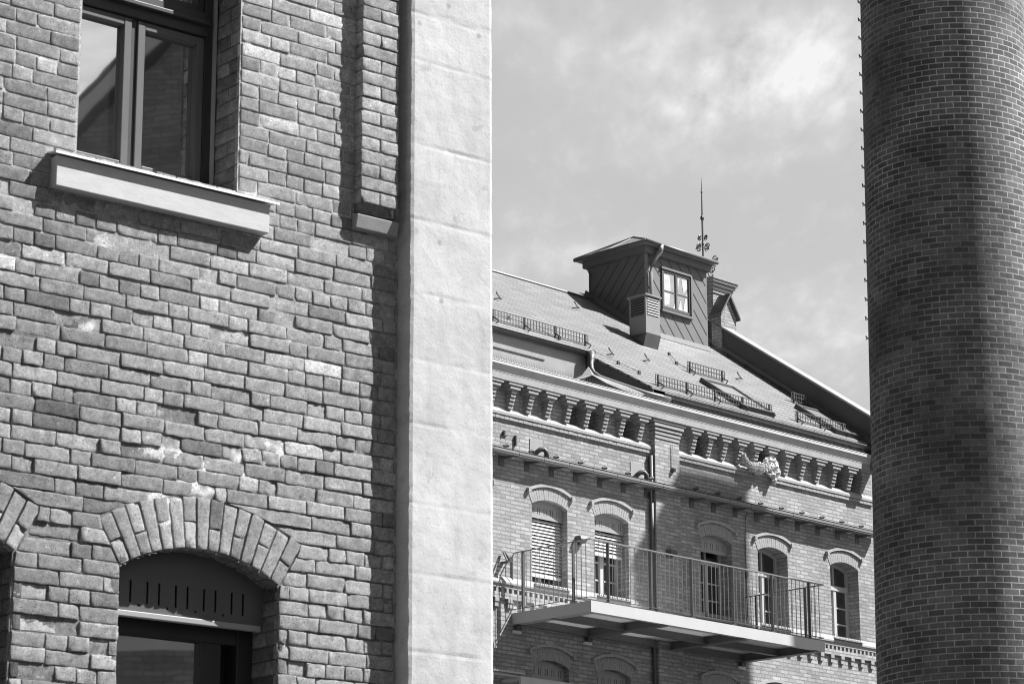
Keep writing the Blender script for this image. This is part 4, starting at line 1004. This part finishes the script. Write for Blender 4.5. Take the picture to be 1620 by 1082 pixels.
# long metal ledge on brackets with small spotlights
b = MB(); x = -9.0; seams = [-.11 + .685 * k + .22 for k in range(-13, 17)] + [S1]
for q in seams:
    if q > S1: q = S1
    if q - x > .05: b.xprism([(.05, 13.045), (.262, 13.045), (.262, 13.07), (.275, 13.075), (.275, 13.118), (.05, 13.13)], x, q - .012)
    x = q
ledge = b.build('metal_ledge', M['ledge'], RB)
b = MB(); b.box(-9, S1, .045, .28, 13.131, 13.137); b.build('ledge_cover', M['steeldark'], ledge)
for k in range(-3, 17):
    s = -.11 + .685 * k
    if 4.0 < s < 4.95: continue
    b = MB(); b.box(s - .075, s + .06, -.005, .012, 12.86, 13.06)
    b.add([V(s - .02, .012, 12.98), V(s + .03, .012, 12.98), V(s + .03, .012, 13.043), V(s - .02, .012, 13.043), V(s + .2, .23, 13.03), V(s + .24, .23, 13.043), V(s + .16, .23, 13.043)], [(0, 1, 4), (1, 2, 5, 4), (0, 4, 6, 3), (2, 3, 6, 5), (0, 3, 2, 1), (4, 5, 6)])
    b.build('ledge_bracket', M['steeldark'], ledge)
    b = MB(); b.tube([V(s + .02, .1, 13.14), V(s + .02, .1, 13.2)], .015, 6); b.tube([V(s - .04, .1, 13.21), V(s - .03, .1, 13.225), V(s + .05, .12, 13.245), V(s + .07, .12, 13.25)], [.012, .025, .036, .032], 8); b.build('spotlight', M['steeldark'], ledge)

# vent pipes bent down over the ledge, wall lamps, anchors, a cable
for s in (.86, 3.73):
    b = MB(); b.tube([V(s - .1, .02, 13.15), V(s - .08, .06, 13.25), V(s - .02, .1, 13.31), V(s + .05, .14, 13.32), V(s + .1, .16, 13.27), V(s + .1, .16, 13.15)], .05, 10); b.build('vent_pipe', M['steeldark'], RB, smooth=True)
    b = MB(); b.box(s - .2, s + .15, 0, .012, 13.2, 13.52); b.build('wall_plate', M['shutter'], RB)
for (s, z) in ((2.0, 11.73), (4.5, 11.78)):
    b = MB(); w_ = .12 if s > 4.1 else 0
    b.xprism([(w_, z - .06), (w_ + .1, z - .06), (w_ + .16, z + .0), (w_ + .13, z + .07), (w_, z + .07)], s - .09, s + .09); b.box(s - .03, s + .03, w_, w_ + .07, z - .09, z - .06); b.build('wall_lamp', M['steeldark'], RB)
b = MB(); b.box(-.08, -.05, 0, .06, 13.476, 13.54); b.box(-.1, .02, 0, .03, 13.45, 13.475); b.build('wall_anchor', M['steeldark'], RB)
b = MB(); b.box(.235, .27, 0, .05, 13.3, 13.5); b.build('wall_anchor', M['steeldark'], RB)
b = MB(); b.tube([V(4.66, .12, 13.5), V(4.66, .15, 13.5), V(4.66, .2, 13.49)], [.06, .05, .03], 10); b.tube([V(4.62, .13, 13.52), V(4.62, .13, 14.0)], .006, 5); b.build('wall_fitting', M['steeldark'], RB)
b = MB(); b.tube([V(7.12, .02, 13.0), V(7.05, .02, 12.9), V(7.03, .015, 12.4), V(7.04, .015, 10.8)], .008, 5); b.box(7.0, 7.08, 0, .04, 11.65, 11.75); b.build('wall_cable', M['steeldark'], RB)
# lantern bracket near the left edge
b = MB(); b.tube([V(-.12, .05, 11.22), V(-.17, .2, 11.02)], .018, 6); b.tube([V(-.1, .05, 11.22), V(-.05, .2, 11.0)], .022, 6); b.box(-.14, -.06, .0, .2, 11.0, 11.03); b.build('lantern_bracket', M['steeldark'], RB)
b = MB(); b.tube([V(4.085, .06, 13.72), V(4.085, .06, 8.0)], .04, 8); b.build('pilaster_dark_tube', M['steeldark'], RB, smooth=True)  # slim dark vertical tube along the pilaster's left edge
b = MB(); frame_rect(b, -1.2, .05, 7.9, 8.9, .06, .3, .36); b.box(-1.2, .07, .25, .42, 8.9, 8.935); b.build('railing_frame', M['steelrail'], RB)

b = MB(); b.box(-.13, 3.2, .45, .5, 8.2, 8.85); b.box(-.13, 3.2, 0.0, .45, 8.77, 8.83); b.build('pale_canopy', M['stone'], RB)

# ------------------------------------------------------------------ steel balcony
BS0, BS1, BW, BZ0, BZ1 = .16, 7.0, 2.0, 9.89, 10.10
b = MB(); b.box(BS0, BS1, BW - .012, BW, BZ0, BZ1); b.box(BS0, BS0 + .012, .0, BW - .012, BZ0, BZ1); b.box(BS1 - .012, BS1, 0, BW - .012, BZ0, BZ1)
b.box(BS0 + .012, BS1 - .012, BW - .09, BW - .012, BZ0, BZ0 + .012); b.box(BS0 + .012, BS0 + .2, 0.0, BW - .09, BZ0, BZ0 + .012); b.box(BS1 - .2, BS1 - .012, 0.0, BW - .09, BZ0, BZ0 + .012)
bal = b.build('balcony', M['steel'], RB)
for s in (2.2, 4.55, 6.78):
    b = MB(); b.box(s - .09, s + .09, .0, BW - .02, BZ0 - .03, BZ0 - .015); b.box(s - .006, s + .006, .0, BW - .02, BZ0 - .015, BZ1 - .035); b.box(s - .09, s + .09, 0, BW - .02, BZ1 - .03, BZ1 - .02); b.build('floor_beam', M['beam'], bal)
b = MB()
for w in (.08, 1.0): b.box(BS0 + .02, BS1 - .02, w - .05, w + .05, BZ0 - .01, BZ0 + .002); b.box(BS0 + .02, BS1 - .02, w - .006, w + .006, BZ0 + .002, BZ1 - .075)
b.build('floor_joist', M['beam'], bal)
for p, q in zip((BS0 + .02, 2.21, 4.56), (2.19, 4.54, BS1 - .02)):
    b = MB(); b.box(p, q, .01, BW - .02, BZ1 - .07, BZ1 - .05); b.build('deck_panel', M['deck'], bal)
for s in (.26, 2.2, 4.55, 6.78):
    b = MB(); b.box(s - .1, s + .1, 0, .05, BZ0 - .16, BZ0 - .11); b.build('bearing_block', M['white'], bal)
    b = MB(); b.box(s - .06, s + .06, 0, .1, BZ0 - .11, BZ0 - .031); b.build('bearing_plate', M['steeldark'], bal)
RT = 11.23
b = MB(); b.tube([V(BS0, -.0 + .02, BZ1 + .06), V(BS0, .02, RT - .06), V(BS0, .05, RT - .012), V(BS0, .1, RT), V(BS0, BW - .02, RT)], .014, 8)
b.box(BS0 - .02, BS1 + .02, BW - .035, BW + .005, RT - .008, RT + .012)
b.tube([V(BS1, .02, BZ1 + .06), V(BS1, .02, RT), V(BS1, BW - .03, RT)], .014, 8); b.build('handrail', M['steelrail'], bal)
b = MB(); b.box(BS0, BS1, BW - .028, BW - .008, BZ1 + .06, BZ1 + .072); b.box(BS0 - .008, BS0 + .008, .02, BW - .028, BZ1 + .06, BZ1 + .072); b.box(BS1 - .008, BS1 + .008, .02, BW - .028, BZ1 + .06, BZ1 + .072); b.build('bottom_rail', M['steeldark'], bal)
for s in (.66, 1.83, 3.0, 4.22, 5.41, 6.57):
    b = MB(); b.box(s - .012, s + .012, BW - .065, BW - .0, BZ1 + .0, RT - .01); b.box(s - .07, s + .07, BW - .07, BW, BZ1 + .002, BZ1 + .02); b.build('post', M['steeldark'], bal)
for s, ws in ((BS0, (.3, 1.57)), (BS1, (.28, 1.54))):
    for w in ws:
        b = MB(); b.box(s - .03, s + .03, w - .012, w + .012, BZ1, RT - .01); b.build('post', M['steeldark'], bal)
bar = None
def baluster(s, w):
    global bar
    if bar is None:
        q = MB(); q.tube([V(0, 0, BZ1 + .07), V(0, 0, RT - .006)], .0075, 6); bar = q.build('baluster', M['steelrail'], bal); bar.location = V(s, w, 0); return
    o = bar.copy(); C.objects.link(o); o.parent = bal; o.location = V(s, w, 0)
n = 56
for i in range(1, n):
    s = BS0 + (BS1 - BS0) * i / n
    if min(abs(s - q) for q in (.66, 1.83, 3.0, 4.22, 5.41, 6.57)) > .035: baluster(s, BW - .018)
for s in (BS0, BS1):
    for i in range(0, 16):
        w = .14 + (BW - .14) * i / 16
        if min(abs(w - q) for q in (.3, 1.57)) > .035: baluster(s, w)

# pale ragged bundle hanging over the string course
fl = MB(); random.seed(5)
def lump(c, r, q, seed):
    nu, nv = 22, 14; vs = []
    for j in range(nv + 1):
        for i in range(nu):
            th = math.pi * j / nv; ph = 2 * math.pi * i / nu
            d = Vector((math.sin(th) * math.cos(ph), math.sin(th) * math.sin(ph), math.cos(th)))
            k = 1 + .45 * noise.noise(d * 2.2 + Vector((seed, 0, 0))) + .35 * noise.noise(d * 5.5 + Vector((seed, 3, 0))) + .12 * noise.noise(d * 12 + Vector((0, seed, 1)))
            vs.append(Vector(c) + Vector((d.x * r[0], d.y * r[1], d.z * r[2])) * k)
    fs = [(j * nu + i, j * nu + (i + 1) % nu, (j + 1) * nu + (i + 1) % nu, (j + 1) * nu + i) for j in range(nv) for i in range(nu)]
    q.add(vs, fs)
for (s, w, z, r) in ((6.90, .15, 14.14, (.04, .05, .07)), (6.96, .15, 14.06, (.06, .06, .06)), (7.07, .14, 13.99, (.09, .07, .07)), (7.2, .13, 13.94, (.11, .08, .09)), (7.38, .13, 13.93, (.13, .09, .11)), (7.45, .13, 14.0, (.09, .08, .1)),
    (7.62, .15, 14.05, (.07, .06, .15)), (7.74, .15, 14.19, (.14, .07, .06)), (7.9, .15, 14.1, (.09, .07, .13)), (7.75, .17, 14.07, (.11, .05, .1)), (7.98, .14, 13.98, (.08, .07, .1)), (7.82, .13, 13.9, (.12, .07, .06)), (7.9, .12, 13.8, (.06, .06, .09))):
    lump(V(s, w, z), r, fl, s * 3.3 + z)
base = R0 + Matrix.Rotation(math.atan2(RD.y, RD.x), 4, 'Z') @ V(7.4, .17, 13.9)
fo = fl.build('cloth_bundle', M['fluff'])
fo.matrix_world = RB_M = Matrix.Translation(R0) @ Matrix.Rotation(math.atan2(RD.y, RD.x), 4, 'Z')
tag(fo, 'pale ragged crumpled bundle lying on the brick ledge between cornice brackets', 'cloth')

# ================================================================== round factory chimney (right)
def chimney(name, x, y, r0, taper, h, label, rungs):
    root = empty(name, (x, y, 0)); tag(root, label, 'chimney')
    q = MB(); nu = 128; levels = [0, 4, 8, 12, 16, 20, 24, 28, h]; levels = [l for l in levels if l < h] + [h]
    rad = lambda z: r0 - taper * z
    vs = []; 
    for z in levels:
        for i in range(nu): vs.append(Vector((rad(z) * math.cos(2 * math.pi * i / nu), rad(z) * math.sin(2 * math.pi * i / nu), z)))
    fs = [(j * nu + i, j * nu + (i + 1) % nu, (j + 1) * nu + (i + 1) % nu, (j + 1) * nu + i) for j in range(len(levels) - 1) for i in range(nu)]
    q.add(vs, fs); q.add([vs[-nu + i] for i in range(nu)], [tuple(range(nu))])
    o = q.build('shaft', M['shaft'], root, smooth=True, recalc=False)
    me = o.data; uvl = me.uv_layers.new(name='UVMap')
    for p in me.polygons:
        an = [math.atan2(me.vertices[v].co.y, me.vertices[v].co.x) for v in p.vertices]
        for k, li in enumerate(p.loop_indices):
            a = an[k]
            if max(an) - min(an) > math.pi and a < 0: a += 2 * math.pi
            co = me.vertices[me.loops[li].vertex_index].co
            uvl.data[li].uv = (a * 36 * .2 / (2 * math.pi), co.z)
    q = MB()
    for i, z in enumerate((h - 1.6, h - 1.3, h - 1.0)):
        rr = rad(z) + .07 * (i + 1)
        ring = [Vector((rr * math.cos(2 * math.pi * k / 64), rr * math.sin(2 * math.pi * k / 64), zz)) for zz in (z, z + .3) for k in range(64)]
        q.add(ring, [(k, (k + 1) % 64, 64 + (k + 1) % 64, 64 + k) for k in range(64)] + [tuple(range(63, -1, -1)), tuple(range(64, 128))])
    q.build('crown_ring', M['trim'], root)
    if rungs:
        # step irons up the far left side
        view = math.atan2(-y, -x); a = view - math.pi / 2 - R(9)
        z = 10.9
        first = None
        k = 0
        while z < 16.2:
            r = rad(z); q = MB(); d = Vector((math.cos(a), math.sin(a), 0)); t = Vector((-d.y, d.x, 0))
            p = d * r + Vector((0, 0, 0))
            q.tube([p - t * .15 - d * .02, p - t * .15 + d * .02 - Vector((0, 0, .02)), p - t * .14 + d * .024 + Vector((0, 0, .03)), p + t * .14 + d * .024 + Vector((0, 0, .03)), p + t * .15 + d * .02 - Vector((0, 0, .02)), p + t * .15 - d * .02], .0065, 6)
            o = q.build('step_iron', M['steeldark'], root); o.location = (0, 0, z); z += .257
    return root
chimney('factory_chimney', 5.695, 33.5, 1.2985, .0153, 31.0, 'tall round dark brick chimney with white mortar lines standing beside the factory building', True)

# ------------------------------------------------------------------ outside the frame: an unseen tower added to shade the far wall, the house mirrored in the near windows
RN = Vector((RD.y, -RD.x, 0)); along = SUN.dot(RD) / SUN.dot(RN); drop = SUN.z / SUN.dot(RN)
ts0, ts1, tw0, tw1 = 3.55 + along * 9.2, 7.15 + along * 8.0, 8.0, 9.2
TW = empty('unseen_shade_tower', R0 + RD * (ts0 + ts1) / 2 + RN * (tw0 + tw1) / 2, math.atan2(RD.y, RD.x))
tag(TW, 'unseen square tower added to cast shade on the factory wall', 'tower')
TH = 13.66 + drop * tw0; hs = (ts1 - ts0) / 2
b = MB(); b.box(-hs, hs, -.6, .6, 0, TH - .3); b.build('shaft', M['farbrick'], TW)
b = MB(); b.box(-hs - .05, hs + .05, -.6, .6, TH - .3, TH); b.build('cap', M['stonegrey'], TW)
HB = empty('gabled_house', (18, 12, 0)); tag(HB, 'brick house with steep gabled roof right of the yard', 'house')
b = MB(); b.panel([(-7, 0), (7, 0), (7, 13.2), (0, 20.2), (-7, 13.2)], [], -.3, 0)
hw_ = b.build('wall', M['farbrick'], HB); hw_.rotation_euler = (0, 0, R(-90))
b = MB(); b.box(.3, 12, -6.9, 6.9, 0, 13.0); b.build('house_body', M['farbrick'], HB)
for sg in (-1, 1):
    b = MB(); b.add([V(-.5, sg * 7.6, 12.75), V(12.5, sg * 7.6, 12.75), V(12.5, 0, 20.4), V(-.5, 0, 20.4), V(-.5, sg * 7.6, 12.5), V(12.5, sg * 7.6, 12.5), V(12.5, 0, 20.1), V(-.5, 0, 20.1)], [(0, 1, 2, 3), (7, 6, 5, 4), (0, 3, 7, 4), (0, 4, 5, 1), (1, 5, 6, 2)]); b.build('roof', M['zincdark'], HB)
    b = MB(); b.add([V(-.55, sg * 7.6, 12.6), V(-.55, 0, 20.2), V(-.55, 0, 19.95), V(-.55, sg * 7.6, 12.35), V(-.5, sg * 7.6, 12.6), V(-.5, 0, 20.2), V(-.5, 0, 19.95), V(-.5, sg * 7.6, 12.35)], [(0, 1, 2, 3), (4, 7, 6, 5), (0, 4, 5, 1), (3, 2, 6, 7)]); b.build('verge_board', M['white'], HB)
b = MB()
for z in (13.1, 11.2, 9.0, 7.0): b.box(-.06, 0, -7, 7, z, z + .22)
b.build('string_course', M['white'], HB)
